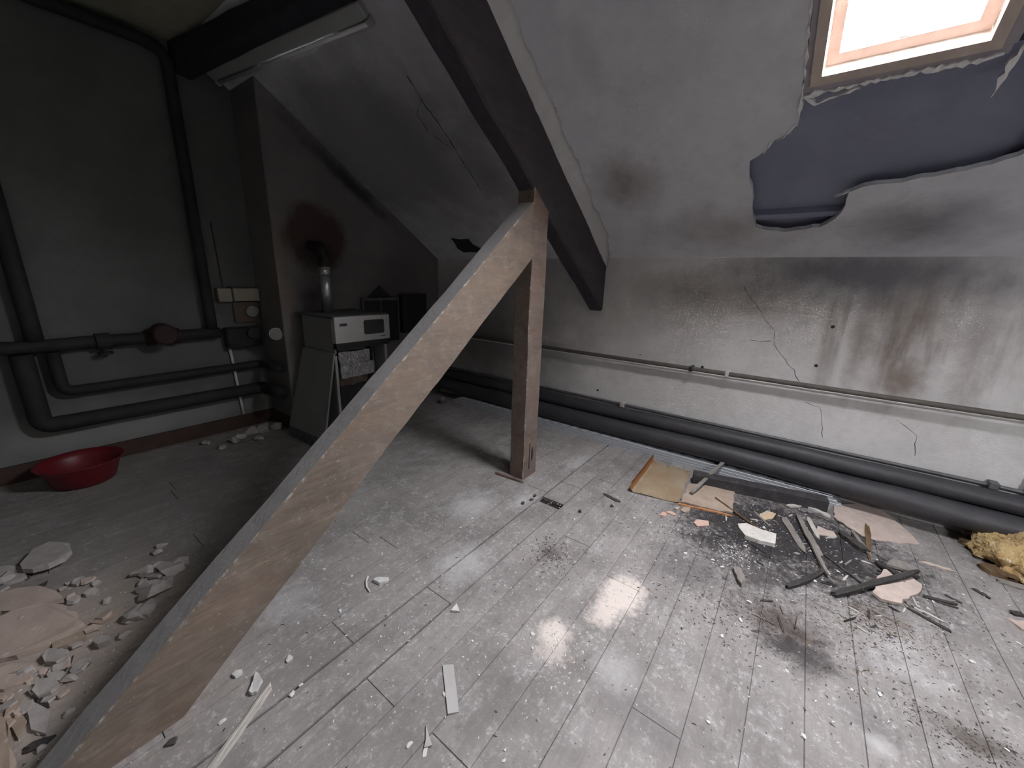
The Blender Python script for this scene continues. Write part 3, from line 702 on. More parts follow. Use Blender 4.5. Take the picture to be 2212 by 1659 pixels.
# purlin
obj('roof_purlin', timber([(1.555, 1.74, 3.07), (1.66, 1.74, 3.03), (1.66, 1.74, 3.10), (1.555, 1.74, 3.17), (1.285, YB, 3.07), (1.42, YB, 3.05), (1.42, YB, 3.24), (1.285, YB, 3.275)], 14, .012, .006), m_purl,
    None, 'black purlin under the ceiling above the tube lamp', 'beam', loc=(1.35, 3.0, 3.0))

# ------------------------------------------------------------------ tube lamp on the slope
lamp = empty('tube_lamp', SL(1.64, 3.37, -.02), 'long unlit white fluorescent batten lamp under the black purlin', 'lamp')
A, B = SL(1.565, YB - .02, 0), SL(1.70, 2.36, 0)
ax = (B - A).normalized(); sd = ax.cross(-NOUT).normalized()       # sd points down slope or up
if sd.x < 0: sd = -sd
def lbox(u0, u1, s0, s1, o0, o1):
    bm = bmesh.new(); L = (B - A).length
    q = lambda u, s, o: A + ax * (u * L) + sd * s - NOUT * o
    hexa(bm, [q(u0, s0, o0), q(u1, s0, o0), q(u1, s1, o0), q(u0, s1, o0), q(u0, s0, o1), q(u1, s0, o1), q(u1, s1, o1), q(u0, s1, o1)]); return bm
obj('housing', bevelled(lbox(0, .985, -.055, .035, .001, .042), .006), m_lampw, lamp)
obj('reflector', lbox(0, .985, .035, .075, .001, .012), m_lampw, lamp)
for u in (.004, .975): obj('lampholder', bevelled(lbox(u, u + .014, .035, .078, .012, .052), .003), m_lampw, lamp)
bm = bmesh.new(); L = (B - A).length
tube(bm, [A + ax * (.018 * L) + sd * .058 - NOUT * .034, A + ax * (.975 * L) + sd * .058 - NOUT * .034], .013, 12)
obj('tube', bm, m_tube, lamp, smooth=True)

# ------------------------------------------------------------------ pipes along the knee wall
def pipe(name, pts, r, m, label, cat='pipe', wob=.04, n=16, group=None, rad=.12):
    bm = bmesh.new(); tube(bm, path(*pts, rad=rad), r, n, True, wob, r * 31)
    c = sum((Vector(p) for p in pts), Vector()) / len(pts)
    return obj(name, bm, m, None, label, cat, group, smooth=True, loc=c)
YE = YC - .02
p1 = pipe('insulated_pipe', [(3.525, YN + 1.9, .165), (3.528, -.6, .172), (3.53, .5, .178), (3.53, 1.3, .165), (3.528, YE, .17)], .082, m_pipe, 'fat black insulated pipe lowest along the knee wall by the cable trays', wob=.10)
p2 = pipe('insulated_pipe', [(3.59, YN + 1.9, .30), (3.592, .4, .305), (3.592, 1.5, .298), (3.59, YE, .30)], .062, m_pipe, 'black insulated pipe lying second from the floor along the knee wall', wob=.09)
p3 = empty('steel_pipe', (3.635, 0, .38), 'thin grey steel pipe in brackets just above the black insulated pipes', 'pipe')
bm = bmesh.new(); tube(bm, path((3.634, YN + 1.9, .372), (3.634, -.9, .378), (3.634, 1.2, .382), (3.634, YE, .378)), .0125, 10); obj('tube', bm, m_lead, p3, smooth=True)
for y in (1.28, -1.16):
    obj('bracket', bevelled(boxm(3.60, XW - .001, y - .022, y + .022, .362, .405), .004), m_chip2 if y > 0 else m_lead, p3)
obj('valve', bevelled(boxm(3.60, 3.655, -1.33, -1.29, .37, .44), .006), m_lead, p3)
bm = bmesh.new(); disc(bm, (3.628, -1.31, .44), (0, 0, 1), .022, .03, 10); obj('valve_knob', bm, m_dark, p3)
p4 = empty('wall_pipe', (3.63, 0, .83), 'thin dark brown pipe clipped halfway up the knee wall', 'pipe')
bm = bmesh.new(); tube(bm, path((3.588, YN + 1.9, .842), (3.588, -1.3, .848), (3.59, .7, .848), (3.588, YE, .842)), .019, 12, True, .05); obj('tube', bm, m_brownpipe, p4, smooth=True)
for y in (2.28, .70, .42, -2.0):
    obj('clip', bevelled(boxm(3.566, XW - .001, y - .014, y + .014, .825, .868), .004), m_dark if y == .70 else m_pale, p4)
# perforated cable trays, stacked
TX0, TX1, TY0, TY1 = 3.405, 3.586, -.47, 3.42
labels = ('galvanised cable tray lowest of the stack beside the black pipes', 'galvanised cable tray in the middle of the stack beside the black pipes', 'perforated galvanised cable tray on top of the stack beside the black pipes')
for i in range(3):
    z1 = .034 + .0225 * i; th = .0018; ind = .004 * i
    x0, x1 = TX0 + ind, TX1 - ind * .2; y0, y1 = TY0 + .03 * i, TY1 - .05 * i
    bm = bmesh.new()
    pr = [(x0, z1 - .034), (x0, z1), (x1, z1), (x1, z1 - .02), (x1 - th, z1 - .02), (x1 - th, z1 - th), (x0 + th, z1 - th), (x0 + th, z1 - .034)]
    if i: pr = [(x0, z1 - .018), (x0, z1), (x1, z1), (x1, z1 - .016), (x1 - th, z1 - .016), (x1 - th, z1 - th), (x0 + th, z1 - th), (x0 + th, z1 - .018)]
    prism(bm, [(x, y0, z + .0005) for x, z in pr], (0, y1 - y0, 0))
    tr_o = obj('cable_tray', bm, m_tray, None, labels[i], 'cable tray', loc=((x0 + x1) / 2, (y0 + y1) / 2, z1 - .034 if i == 0 else z1 - .018))
    tr_o.rotation_euler.z = .0165; tr_o.location.x += .032
    bm = bmesh.new(); tube(bm, [(x0 - .001, y0, z1), (x0 - .001, y1, z1)], .0032, 6); obj('rolled_edge', bm, m_steelrim, tr_o).location = -Vector(((x0 + x1) / 2, (y0 + y1) / 2, z1 - .034 if i == 0 else z1 - .018))
    bm = bmesh.new(); tube(bm, [(x0 + .03, y0, z1 + .001), (x0 + .03, y1, z1 + .001)], .0022, 6); obj('pressed_rib', bm, m_steelrim, tr_o).location = -Vector(((x0 + x1) / 2, (y0 + y1) / 2, z1 - .034 if i == 0 else z1 - .018))

# ------------------------------------------------------------------ pipes on the back wall
BY = YB - .075
vp = pipe('riser_pipe', [(1.245, BY, 1.02), (1.245, BY, 3.17), (1.10, BY, 3.20), (-.7, BY, 3.20)], .043, m_pipe2, 'black riser pipe climbing the back wall and turning along the ceiling', rad=.10)
pipe('riser_pipe', [(.195, BY, 1.02), (.195, BY, 2.6)], .048, m_pipe2, 'black riser pipe at the left edge rising from the back wall pipe run')
h1 = pipe('back_wall_pipe', [(-1.6, BY, .985), (1.30, BY, .985)], .048, m_pipe2, 'uppermost black horizontal pipe along the back wall behind the red bowl', wob=.25)
pipe('back_wall_pipe', [(.26, BY, .93), (.26, BY, .63), (XC - .075, BY, .645), (XC - .075, YC + .02, .645)], .038, m_pipe2, 'middle black horizontal pipe on the back wall turning along the chimney', rad=.07)
pipe('back_wall_pipe', [(.115, BY - .01, .93), (.115, BY - .01, .40), (XC - .085, BY - .01, .40), (XC - .085, YC + .02, .40)], .058, m_pipe2, 'lowest and thickest black horizontal pipe on the back wall above the baseboard', rad=.07)
pump = empty('circulation_pump', (.88, BY - .05, .985), 'dull rust red pump on the uppermost back wall pipe', 'pump')
bm = bmesh.new(); disc(bm, (.88, BY - .02, 1.02), (0, -1, 0), .085, .15, 18); obj('motor', bevelled(bm, .012), m_rustred, pump)
bm = bmesh.new(); disc(bm, (.78, BY, .985), (1, 0, 0), .065, .05, 14); obj('flange', bm, m_rustred, pump)
bm = bmesh.new(); disc(bm, (.95, BY, .985), (1, 0, 0), .065, .05, 14); obj('flange', bm, m_rustred, pump)
v = empty('gate_valve', (.52, BY, .985), 'small black valve hanging on the uppermost back wall pipe left of the pump', 'valve')
bm = bmesh.new(); disc(bm, (.49, BY, .985), (1, 0, 0), .062, .08, 12); obj('body', bm, m_pipe2, v)
bm = bmesh.new(); disc(bm, (.53, BY - .01, .945), (0, 0, -1), .018, .06, 8); disc(bm, (.53, BY - .01, .90), (0, 0, -1), .045, .016, 14); obj('handwheel', bm, m_pipe2, v)
# meter group by the chimney corner
eb = empty('fuse_box', (1.50, YB, 1.32), 'cream two part enclosure on the back wall beside the chimney', 'box')
obj('cover', bevelled(boxm(1.455, 1.675, YB - .085, YB - .001, 1.265, 1.385), .006), m_cream, eb)
obj('side_cover', bevelled(boxm(1.335, 1.445, YB - .075, YB - .001, 1.262, 1.385), .006), m_cream, eb)
obj('divider', boxm(1.446, 1.454, YB - .07, YB - .001, 1.262, 1.40), m_dark, eb)
mb = empty('meter_board', (1.58, YB, 1.15), 'brown board with a round pale dial below the cream enclosure', 'meter')
obj('backing', bevelled(boxm(1.455, 1.675, YB - .03, YB - .001, 1.06, 1.255), .004), m_brown, mb)
bm = bmesh.new(); disc(bm, (1.60, YB - .03, 1.165), (0, -1, 0), .056, .04, 24); obj('dial', bevelled(bm, .006), m_gauge, mb)
mf = empty('pipe_manifold', (1.52, YB, .9), 'black manifold block under the round dial at the chimney corner', 'manifold')
obj('block', bevelled(boxm(1.34, 1.64, YB - .11, YB - .001, .83, 1.02), .012), m_pipe2, mf)
bm = bmesh.new(); disc(bm, (1.55, YB - .11, .965), (0, -1, 0), .048, .035, 20); obj('gauge', bm, m_dark, mf)
g2 = empty('round_gauge', (XC - .02, 4.12, .97), 'small round pale gauge with shiny rim on the chimney side', 'gauge')
bm = bmesh.new(); disc(bm, (1.655, YC + .10, .975), (-.45, -1, 0), .052, .04, 24); obj('face', bm, m_gauge, g2)
bm = bmesh.new(); disc(bm, (1.66, YC + .112, .975), (-.45, -1, 0), .058, .03, 24); obj('rim', bm, m_flue, g2)
obj('stem', boxm(1.645, XC - .001, YC + .11, YC + .15, .95, 1.0), m_dark, g2)
pipe('drain_pipe', [(1.375, YB - .02, .84), (1.405, YB - .02, .14)], .012, m_pale, 'thin pale vertical pipe below the black manifold', rad=.02, wob=0)
pipe('cable_drop', [(1.40, YB - .006, 1.39), (1.385, YB - .006, 1.95)], .005, m_dark, 'thin black cable running up the wall above the cream enclosure', 'cable', wob=0, n=6, rad=.02)

# ------------------------------------------------------------------ boiler
BX0, BX1, BY0, BY1, BZ = 1.805, 2.345, 3.245, 3.80, 1.19
bo = empty('boiler', ((BX0 + BX1) / 2, (BY0 + BY1) / 2, 0), 'grey floor standing boiler with cream control panel and open front before the chimney', 'boiler')
tk = .018
obj('side_panel', bevelled(boxm(BX0, BX0 + tk, BY0 + .02, BY1, .86, BZ - .02), .003), m_boiler, bo)
obj('inner_side', boxm(BX0 + .004, BX0 + .016, BY0 + .05, BY1, .0, .86), m_boiler, bo)
bm = bmesh.new()                                                  # lower side panel, bottom kicked outwards
q = [(BX0 - .002, BY0 + .01, .865), (BX0 - .002, BY1, .865), (BX0 - .185, BY1 + .06, .10), (BX0 - .165, BY0 - .0, .10)]
prism(bm, q, (-.016, 0, -.002)); obj('loose_side_panel', bm, m_boiler, bo)
q = [(BX0 - .185, BY1 + .06, .10), (BX0 - .165, BY0, .10), (BX0 - .186, BY0, .002), (BX0 - .208, BY1 + .06, .002)]
bm = bmesh.new(); prism(bm, q, (-.012, 0, 0)); obj('plinth_strip', bm, m_lead, bo)
obj('edge_strip', boxm(BX0 + .0, BX0 + .022, BY0 + .03, BY0 + .052, .0, .84), m_panel, bo)
obj('side_panel', bevelled(boxm(BX1 - tk, BX1, BY0 + .04, BY1, .0, BZ - .02), .003), m_boiler, bo)
obj('edge_strip', boxm(BX1 - .02, BX1 + .002, BY0 + .02, BY0 + .04, .3, .98), m_panel, bo)
obj('back_panel', boxm(BX0 + .02, BX1 - .02, BY1 - .015, BY1, .0, BZ - .02), m_dark, bo)
bm = bmesh.new(); hexa(bm, [(BX0 - .02, BY0 - .02, BZ - .022), (BX1 + .015, BY0 + .01, BZ - .012), (BX1 + .015, BY1 + .03, BZ - .012), (BX0 - .04, BY1 + .05, BZ - .022),
                            (BX0 - .02, BY0 - .02, BZ), (BX1 + .015, BY0 + .01, BZ + .01), (BX1 + .015, BY1 + .03, BZ + .01), (BX0 - .04, BY1 + .05, BZ)])
obj('top_cover', bevelled(bm, .004), m_lead, bo)
cp = obj('control_panel', bevelled(boxm(BX0 - .01, BX1 + .01, BY0 - .03, BY0 + .03, .955, BZ - .005), .006, 2), m_panel, bo)
bm = boxm(BX0 + .27, BX0 + .485, BY0 - .034, BY0 - .026, 1.015, 1.145)
es = [e for e in bm.edges if abs(e.verts[0].co.y - e.verts[1].co.y) > .004]
bmesh.ops.bevel(bm, geom=es, offset=.018, segments=4, affect='EDGES', profile=.5); obj('display_window', bm, m_gloss, cp)
obj('name_plate', boxm(BX0 + .035, BX0 + .105, BY0 - .033, BY0 - .028, 1.105, 1.13), m_lead, cp)
for i in range(4): obj('plate_letter', boxm(BX0 + .040 + .016 * i, BX0 + .051 + .016 * i, BY0 - .0345, BY0 - .0325, 1.111, 1.124), m_dark, cp)
for i in range(6): obj('small_letter', boxm(BX0 + .44 + .010 * i, BX0 + .447 + .010 * i, BY0 - .032, BY0 - .0295, .985, .992), m_dark, cp)
obj('under_panel', boxm(BX0, BX1, BY0 - .02, BY0 + .04, .90, .953), m_dark, bo)
def crumple(x0, x1, y0, y1, z0, z1, amp, sd):
    bm = boxm(x0, x1, y0, y1, z0, z1); bmesh.ops.subdivide_edges(bm, edges=list(bm.edges), cuts=7, use_grid_fill=True)
    for v in bm.verts: v.co += Vector(noise.noise_vector(v.co * 17 + Vector((sd, 0, 0)))) * amp
    return bm
obj('foil_wrap', crumple(BX0 + .05, BX0 + .36, BY0 + .05, BY0 + .33, .74, .86, .014, 1), m_foil, bo)
obj('foil_wrap', crumple(BX0 + .05, BX0 + .40, BY0 + .04, BY0 + .33, .62, .745, .014, 5), m_foil, bo)
obj('foil_band', crumple(BX0 + .06, BX0 + .34, BY0 + .08, BY0 + .2, .862, .90, .004, 3), m_lead, bo)
obj('fibre_lining', crumple(BX0 + .05, BX0 + .33, BY0 + .07, BY0 + .33, .54, .625, .02, 8), m_fibre, bo)
obj('combustion_chamber', crumple(BX0 + .06, BX0 + .36, BY0 + .09, BY1 - .05, .06, .56, .01, 11), m_dark, bo)
bm = bmesh.new(); tube(bm, path((BX0 + .42, BY0 + .1, .9), (BX0 + .43, BY0 + .08, .6), (BX0 + .42, BY0 + .15, .3), rad=.08), .012, 8); obj('hose', bm, m_lead, bo, smooth=True)
fl_ = empty('flue_pipe', (1.97, 3.62, BZ), 'silver flue pipe rising from the boiler top into the sooty chimney', 'flue')
bm = bmesh.new(); tube(bm, [(1.97, 3.62, BZ + .003), (1.97, 3.62, 1.60)], .048, 20); obj('lower_pipe', bm, m_flue, fl_, smooth=True)
bm = bmesh.new(); disc(bm, (1.97, 3.62, 1.52), (0, 0, 1), .052, .085, 20); obj('collar', bm, m_flue, fl_, smooth=True)
bm = bmesh.new(); tube(bm, path((1.97, 3.62, 1.60), (1.98, 3.62, 1.78), (2.02, YC, 1.80), rad=.1), .047, 16); obj('elbow', bm, m_sootf, fl_, smooth=True)
# frame, dark box and plate behind the boiler
ff = empty('wall_hatch', (2.73, YC - .03, .8), 'grey edged square hatch on the chimney wall behind the boiler', 'hatch')
HX0, HX1, HZ0, HZ1, HY = 2.50, 2.985, .80, 1.30, YC - .03
obj('panel', boxm(HX0 + .01, HX1 - .01, HY - .005, YC - .002, HZ0, HZ1 - .01), m_dark, ff)
for a in ((HX0, HX1, HZ1 - .03, HZ1), (HX0, HX0 + .022, HZ0, HZ1 - .03), (HX1 - .022, HX1, HZ0, HZ1 - .03), (HX0, HX1, HZ0 - .02, HZ0), (2.73, 2.742, HZ0, HZ1 - .03)):
    obj('edging' if a[1] - a[0] != .012 else 'mullion', boxm(a[0], a[1], HY - .018, HY, a[2], a[3]), m_lead, ff)
obj('black_cabinet', bevelled(boxm(3.005, 3.37, YC - .10, YC - .001, .88, 1.33), .008), m_dark, None, 'small black box on the chimney wall right of the grey edged hatch', 'box', loc=(3.19, YC - .05, .88))
bm = bmesh.new(); prism(bm, [(2.60, YC - .001, 1.305), (2.90, YC - .001, 1.305), (2.75, YC - .001, 1.43)], (0, -.02, 0))
obj('black_plate', bm, m_dark, None, 'black pointed plate sticking up above the grey edged hatch', 'plate', loc=(2.75, YC - .01, 1.305))
kn = empty('pipe_stub', (3.30, 3.1, 0), 'short pale capped pipe stub on the floor at the far end of the trays', 'pipe stub')
q = FL(956, 872); bm = bmesh.new(); disc(bm, (q.x, q.y, .0), (.1, .1, 1), .035, .05, 12); obj('base', bm, m_lead, kn)
bm = bmesh.new(); bmesh.ops.create_icosphere(bm, subdivisions=2, radius=.036, matrix=Matrix.Translation((q.x, q.y, .066))); obj('cap', bm, m_gauge, kn, smooth=True)

# ------------------------------------------------------------------ red bowl
bc = Vector((.235, 4.08, .0))
bm = bmesh.new(); rings = []
pf = [(.0, .0), (.155, .0), (.168, .012), (.205, .125), (.232, .165), (.236, .170), (.226, .170), (.198, .127), (.160, .018), (.0, .014)]
for r, z in pf:
    rings.append([bm.verts.new(bc + Vector((max(r, .001) * math.cos(a * math.pi / 18), max(r, .001) * math.sin(a * math.pi / 18), z + .001))) for a in range(36)])
for a, b in zip(rings, rings[1:]):
    for k in range(36): bm.faces.new((a[k], a[(k + 1) % 36], b[(k + 1) % 36], b[k]))
obj('plastic_bowl', bm, m_red, None, 'round red plastic basin on the floor by the back wall', 'basin', smooth=True, loc=bc)

# ------------------------------------------------------------------ debris by the window side
def curled():
    """thin yellowed sheet with its left edge rolled up"""
    P00, P10, P11, P01 = FL(1372, 1066), FL(1466, 1088), FL(1492, 1020), FL(1420, 1000)
    bm = bmesh.new(); nu, nv = 22, 10; top = []
    for i in range(nu + 1):
        row = []
        for j in range(nv + 1):
            u, v_ = i / nu, j / nv
            if i < 9:                                             # rolled edge
                a = (9 - i) / 9 * 2.4; r = .042
                base = P00.lerp(P01, v_); d = (P10.lerp(P11, v_) - base).normalized()
                p = base - d * (r * math.sin(a)) + Vector((0, 0, r * (1 - math.cos(a)) * 1.35))
            else:
                w = (i - 9) / (nu - 9); p = P00.lerp(P01, v_).lerp(P10.lerp(P11, v_), w)
                p.z += .004 * math.sin(w * 7 + v_ * 3) + .004
            p += Vector((0, 0, .003)) + Vector((random.uniform(-.002, .002), random.uniform(-.002, .002), 0)) * (1 if j in (0, nv) else .3)
            row.append(bm.verts.new(p))
        top.append(row)
    for i in range(nu):
        for j in range(nv): bm.faces.new((top[i][j], top[i + 1][j], top[i + 1][j + 1], top[i][j + 1]))
    ret = bmesh.ops.solidify(bm, geom=list(bm.faces), thickness=.004)
    c = (P00 + P11) / 2
    o = obj('curled_sheet', bm, m_card, None, 'yellowed thin sheet with rolled up orange edge near the cable trays', 'sheet', smooth=True, loc=(c.x, c.y, 0))
    o.data.materials.append(m_orange)
    for p in o.data.polygons:
        if p.center.z > .022: p.material_index = 1
curled()
s1 = slab('hardboard_sheet', [(1470, 1088), (1488, 1050), (1545, 1048), (1587, 1062), (1582, 1110), (1540, 1104), (1500, 1094)], .012, m_tan, 'tan splintered hardboard piece lying beside the black beam', 'board', z=.0, tilt=(0, .02))
lath('edge_strip', (1465, 1090), (1582, 1116), .014, .012, m_orange, 'thin orange splintered strip in front of the tan hardboard piece', 0, 0, cat='strip')
a0, a1 = FL(1495, 1046), FL(1786, 1107)
dv = (a1 - a0).normalized(); sv = Vector((-dv.y, dv.x, 0)); sv = sv if sv.x > 0 else -sv
w_, h_ = .105, .062
w_, h_ = .085, .086
up0, up1 = (sv * -.012 + Vector((0, 0, 1))) * h_, (sv * -.03 + Vector((0, 0, 1))) * h_
r0, r1 = Vector((0, 0, .004)), Vector((0, 0, .006))
bm = timber([a0, a0 + sv * w_ + r0, a0 + sv * w_ + r0 + up0, a0 + up0, a1, a1 + sv * w_ + r1, a1 + sv * w_ + r1 + up1, a1 + up1], 12, .004, .002)
obj('charred_beam', bm, m_blackbeam, None, 'short black charred beam lying in front of the cable trays', 'beam', loc=(a0 + a1) / 2)
lath('grey_stick', FL(1493, 1066, .03), FL(1571, 992, .125), .024, .014, m_greywood, 'grey pointed stick leaning across the black beam onto the trays', .03, .125, 1.15)
lath('steel_rod', (1792, 1074), (1838, 1082), .008, .006, m_steelrim, 'short thin steel rod beyond the end of the black beam', .05, .03, cat='rod')
slab('plaster_block', [(1594, 1147), (1592, 1138), (1612, 1140), (1645, 1152), (1674, 1162), (1674, 1182), (1640, 1175), (1608, 1164)], .03, m_whiteblk, 'chipped white block lying on the sooty patch', 'block', step=.3, amp=.002)
slab('pink_sheet', [(1800, 1095), (1850, 1093), (1896, 1101), (1930, 1125), (1960, 1150), (1986, 1177), (1945, 1176), (1890, 1168), (1862, 1160), (1828, 1140), (1800, 1120)], .008, m_pink, 'large pinkish thin board lying against the lowest black pipe', 'board', z=.0, tilt=(.02, .02))
slab('pink_sheet', [(1762, 1150), (1766, 1137), (1785, 1146), (1800, 1150), (1808, 1162), (1790, 1160), (1768, 1156)], .008, m_pink, 'small pinkish board scrap left of the large pinkish board', 'board')
slab('broken_board', [(1882, 1285), (1893, 1252), (1906, 1238), (1930, 1238), (1960, 1250), (1990, 1268), (1986, 1284), (1962, 1298), (1930, 1306), (1900, 1300)], .016, m_pink, 'thick pinkish broken board under a charred lath', 'board', tilt=(.03, .05), amp=.012)
slab('grey_plate', [(1912, 1232), (1925, 1219), (1955, 1230), (1985, 1247), (1975, 1254), (1945, 1243)], .014, m_greywood, 'grey splintered plate on the back edge of the broken pink board', 'board', z=.03)
L = lath
L('lath_piece', (1693, 1120), (1738, 1195), .045, .012, m_greywood, 'wide grey lath, left one of the parallel laths on the sooty patch')
L('lath_piece', (1722, 1118), (1786, 1250), .030, .018, m_greywood, 'long grey lath, middle one of the parallel laths on the sooty patch', .012, .012, .6)
L('lath_piece', (1745, 1120), (1768, 1165), .030, .012, m_palewood, 'short pale lath, right one of the parallel laths on the sooty patch')
L('lath_piece', (1738, 1150), (1770, 1205), .040, .012, m_greywood, 'flaking grey lath lying over the parallel laths', .014, .014)
L('charred_stick', (1700, 1270), (1788, 1226), .028, .022, m_char, 'black bent charred stick below the parallel laths', bend=.015)
L('charred_stick', (1800, 1289), (1978, 1250), .030, .022, m_char, 'long black charred lath resting on the broken pink board', .004, .035, .8)
L('charred_stick', (1890, 1216), (1948, 1262), .032, .02, m_char, 'dark charred lath crossing behind the long black charred lath', .0, .03, .9)
L('charred_stick', (1872, 1140), (1878, 1208), .030, .012, m_darkwood, 'brown upright looking splinter at the edge of the large pinkish board', .01, .0)
L('charred_stick', (1816, 1156), (1870, 1196), .050, .03, m_char, 'thick burnt wood piece left of the brown splinter')
L('charred_stick', (1840, 1158), (1880, 1205), .020, .02, m_greywood, 'narrow grey splinter behind the thick burnt wood piece', .015, .0)
L('charred_stick', (1772, 1194), (1866, 1266), .012, .010, m_char, 'thin black stick running diagonally across the sooty patch')
L('charred_stick', (1955, 1312), (2050, 1364), .010, .008, m_char, 'thin black twig with thick tip below the broken pink board', taper=2.2)
L('charred_stick', (1997, 1290), (2068, 1308), .024, .010, m_char, 'black burnt lath right of the broken pink board', taper=.5)
L('charred_stick', (2105, 1275), (2137, 1294), .014, .010, m_char, 'short dark stick near the yellow wool heap')
L('charred_stick', (2184, 1326), (2211, 1331), .026, .014, m_char, 'dark stick end at the right edge below the yellow wool')
slab('pink_sheet', [(2173, 1338), (2211, 1344), (2230, 1352), (2230, 1372), (2205, 1362)], .012, m_pink, 'pinkish board end at the right edge of the floor', 'board')
L('wood_splinter', (1990, 1215), (2055, 1234), .022, .010, m_pink, 'pink wood splinter lying alone right of the broken board', taper=.8)
L('wood_block', (1588, 1230), (1604, 1266), .042, .028, m_greywood, 'small grey wood block on the floor in front of the white block', cat='block', taper=1.0)
L('charred_stick', (1545, 1080), (1635, 1142), .014, .010, m_darkwood, 'thin brown stick between the hardboard and the white block', .012, .0)
L('charred_stick', (1630, 1108), (1660, 1136), .016, .01, m_greywood, 'thin grey splinter behind the white block')
L('wood_splinter', (1735, 1092), (1790, 1117), .030, .016, m_palewood, 'pale jagged splinter just in front of the black beam end')
L('wood_splinter', (1702, 1095), (1733, 1093), .034, .012, m_palewood, 'pale flat chip in front of the black beam', cat='chip')
slab('tan_scrap', [(1640, 1112), (1656, 1104), (1676, 1112), (1668, 1122), (1645, 1124)], .008, m_card, 'small yellowish scrap behind the white block', 'scrap')
slab('terracotta_chip', [(1498, 1131), (1505, 1124), (1530, 1128), (1531, 1137), (1505, 1139)], .010, m_terra, 'salmon pink five sided chip left of the white block', 'chip', step=.1)
slab('terracotta_chip', [(1424, 1114), (1432, 1107), (1440, 1110), (1438, 1117)], .008, m_terra, 'leftmost small salmon pink chip below the curled sheet', 'chip', step=.1)
slab('terracotta_chip', [(1438, 1108), (1446, 1105), (1460, 1112), (1457, 1115)], .008, m_terra, 'narrow salmon pink chip beside the leftmost one', 'chip', step=.1)
slab('terracotta_chip', [(1470, 1104), (1478, 1097), (1492, 1097), (1489, 1106), (1478, 1109)], .010, m_tan, 'tan chip below the orange splintered strip', 'chip', step=.1)
slab('terracotta_chip', [(1456, 1098), (1469, 1096), (1463, 1103)], .008, m_pink, 'tiny pink triangular chip left of the tan chip', 'chip', step=.1)
# yellow wool heap with rotten wood at the right edge
def wool():
    c = FL(2190, 1235); bm = bmesh.new()
    bmesh.ops.create_icosphere(bm, subdivisions=5, radius=1)
    for v in bm.verts:
        p = v.co.copy(); k = 1 + .35 * noise.noise(p * 1.7) + .18 * noise.noise(p * 4.5) + .12 * noise.noise(p * 9) + .09 * noise.noise(p * 21) + .05 * noise.noise(p * 45)
        v.co = Vector((p.x * .23 * k, p.y * .17 * k, max(p.z * k, -.1) * .16))
    zm = min(v.co.z for v in bm.verts)
    for v in bm.verts: v.co = Vector((v.co.x + c.x + .10, v.co.y + c.y - .04, v.co.z - zm + .02))
    o = obj('glass_wool_heap', bm, m_wool, None, 'fluffy yellow insulation heap at the right edge beside the black pipe', 'insulation', smooth=True, loc=(c.x + .1, c.y - .04, .02))
wool()
L('rotten_wood', (2072, 1170), (2150, 1195), .075, .035, m_darkwood, 'brown rotten wood end sticking out left of the yellow heap', taper=1.3)
L('rotten_wood', (2080, 1162), (2150, 1172), .05, .012, m_tan, 'tan split board over the rotten wood end', .036, .045)
L('rotten_wood', (2118, 1228), (2225, 1262), .085, .030, m_darkwood, 'thick dark brown rotten plank in front of the yellow heap', taper=1.1)
L('rotten_wood', (2155, 1256), (2230, 1278), .04, .014, m_greywood, 'grey split lath below the rotten plank', taper=1.2)
L('rotten_wood', (2098, 1190), (2118, 1212), .03, .012, m_greywood, 'small grey chip between the rotten wood and the plank', cat='chip')

# ------------------------------------------------------------------ loose pieces on the middle floor
L('split_lath', (586, 1484), (440, 1690), .024, .014, m_palewood, 'long pale split lath at the bottom beside the brace foot', taper=1.1)
L('split_lath', (578, 1490), (430, 1690), .008, .010, m_greywood, 'thin dark lath lying against the long pale split lath')
slab('plaster_flake', [(540, 1500), (549, 1475), (554, 1458), (562, 1462), (569, 1476), (561, 1490), (556, 1500), (545, 1504)], .016, m_chip, 'white flake standing at the tip of the pale split lath', 'flake', tilt=(.2, -.1), step=.06, amp=.003)
slab('plaster_flake', [(502, 1462), (511, 1453), (524, 1450), (524, 1457), (510, 1466)], .012, m_chip, 'small white flake left of the brace near the pale lath', 'flake', step=.06, amp=.003)
slab('paper_strip', [(957, 1438), (980, 1438), (992, 1540), (967, 1545)], .007, m_strip, 'flat grey rectangular strip on the front floorboards', 'strip', step=.2)
slab('paper_strip', [(921, 1568), (928, 1595), (933, 1612), (917, 1617), (920, 1600)], .007, m_strip, 'short bent grey scrap in the front', 'scrap', step=.2)
slab('paper_strip', [(916, 1618), (924, 1616), (921, 1634), (913, 1637)], .003, m_chip, 'tiny white tab touching the bent grey scrap', 'scrap', step=.2)
slab('plaster_flake', [(806, 1257), (815, 1252), (841, 1252), (837, 1259), (820, 1265)], .016, m_chip, 'white boat shaped flake beside the curved white strip', 'flake', step=.08, amp=.002)
slab('plaster_flake', [(975, 1322), (986, 1307), (993, 1323)], .012, m_chip, 'white triangular flake at the end of the loose floorboard', 'flake', step=.1)
slab('plaster_flake', [(617, 1430), (624, 1418), (633, 1420), (630, 1428), (621, 1433)], .008, m_chip, 'white flake above the pale split lath', 'flake', step=.1)
bm = bmesh.new(); pts = []
ca = [FL(795, 1247), FL(791, 1258), FL(792, 1270), FL(799, 1280)]
for q in ca: pts.append(q + Vector((0, 0, .006)))
tube(bm, pts, .005, 6); obj('curved_strip', bm, m_chip, None, 'thin curved white strip on the floor right of the brace', 'strip', loc=pts[1])
L('short_rod', (1072, 1024), (1128, 1043), .022, .02, m_post, 'short dark wooden bar lying at the foot of the post', cat='bar')
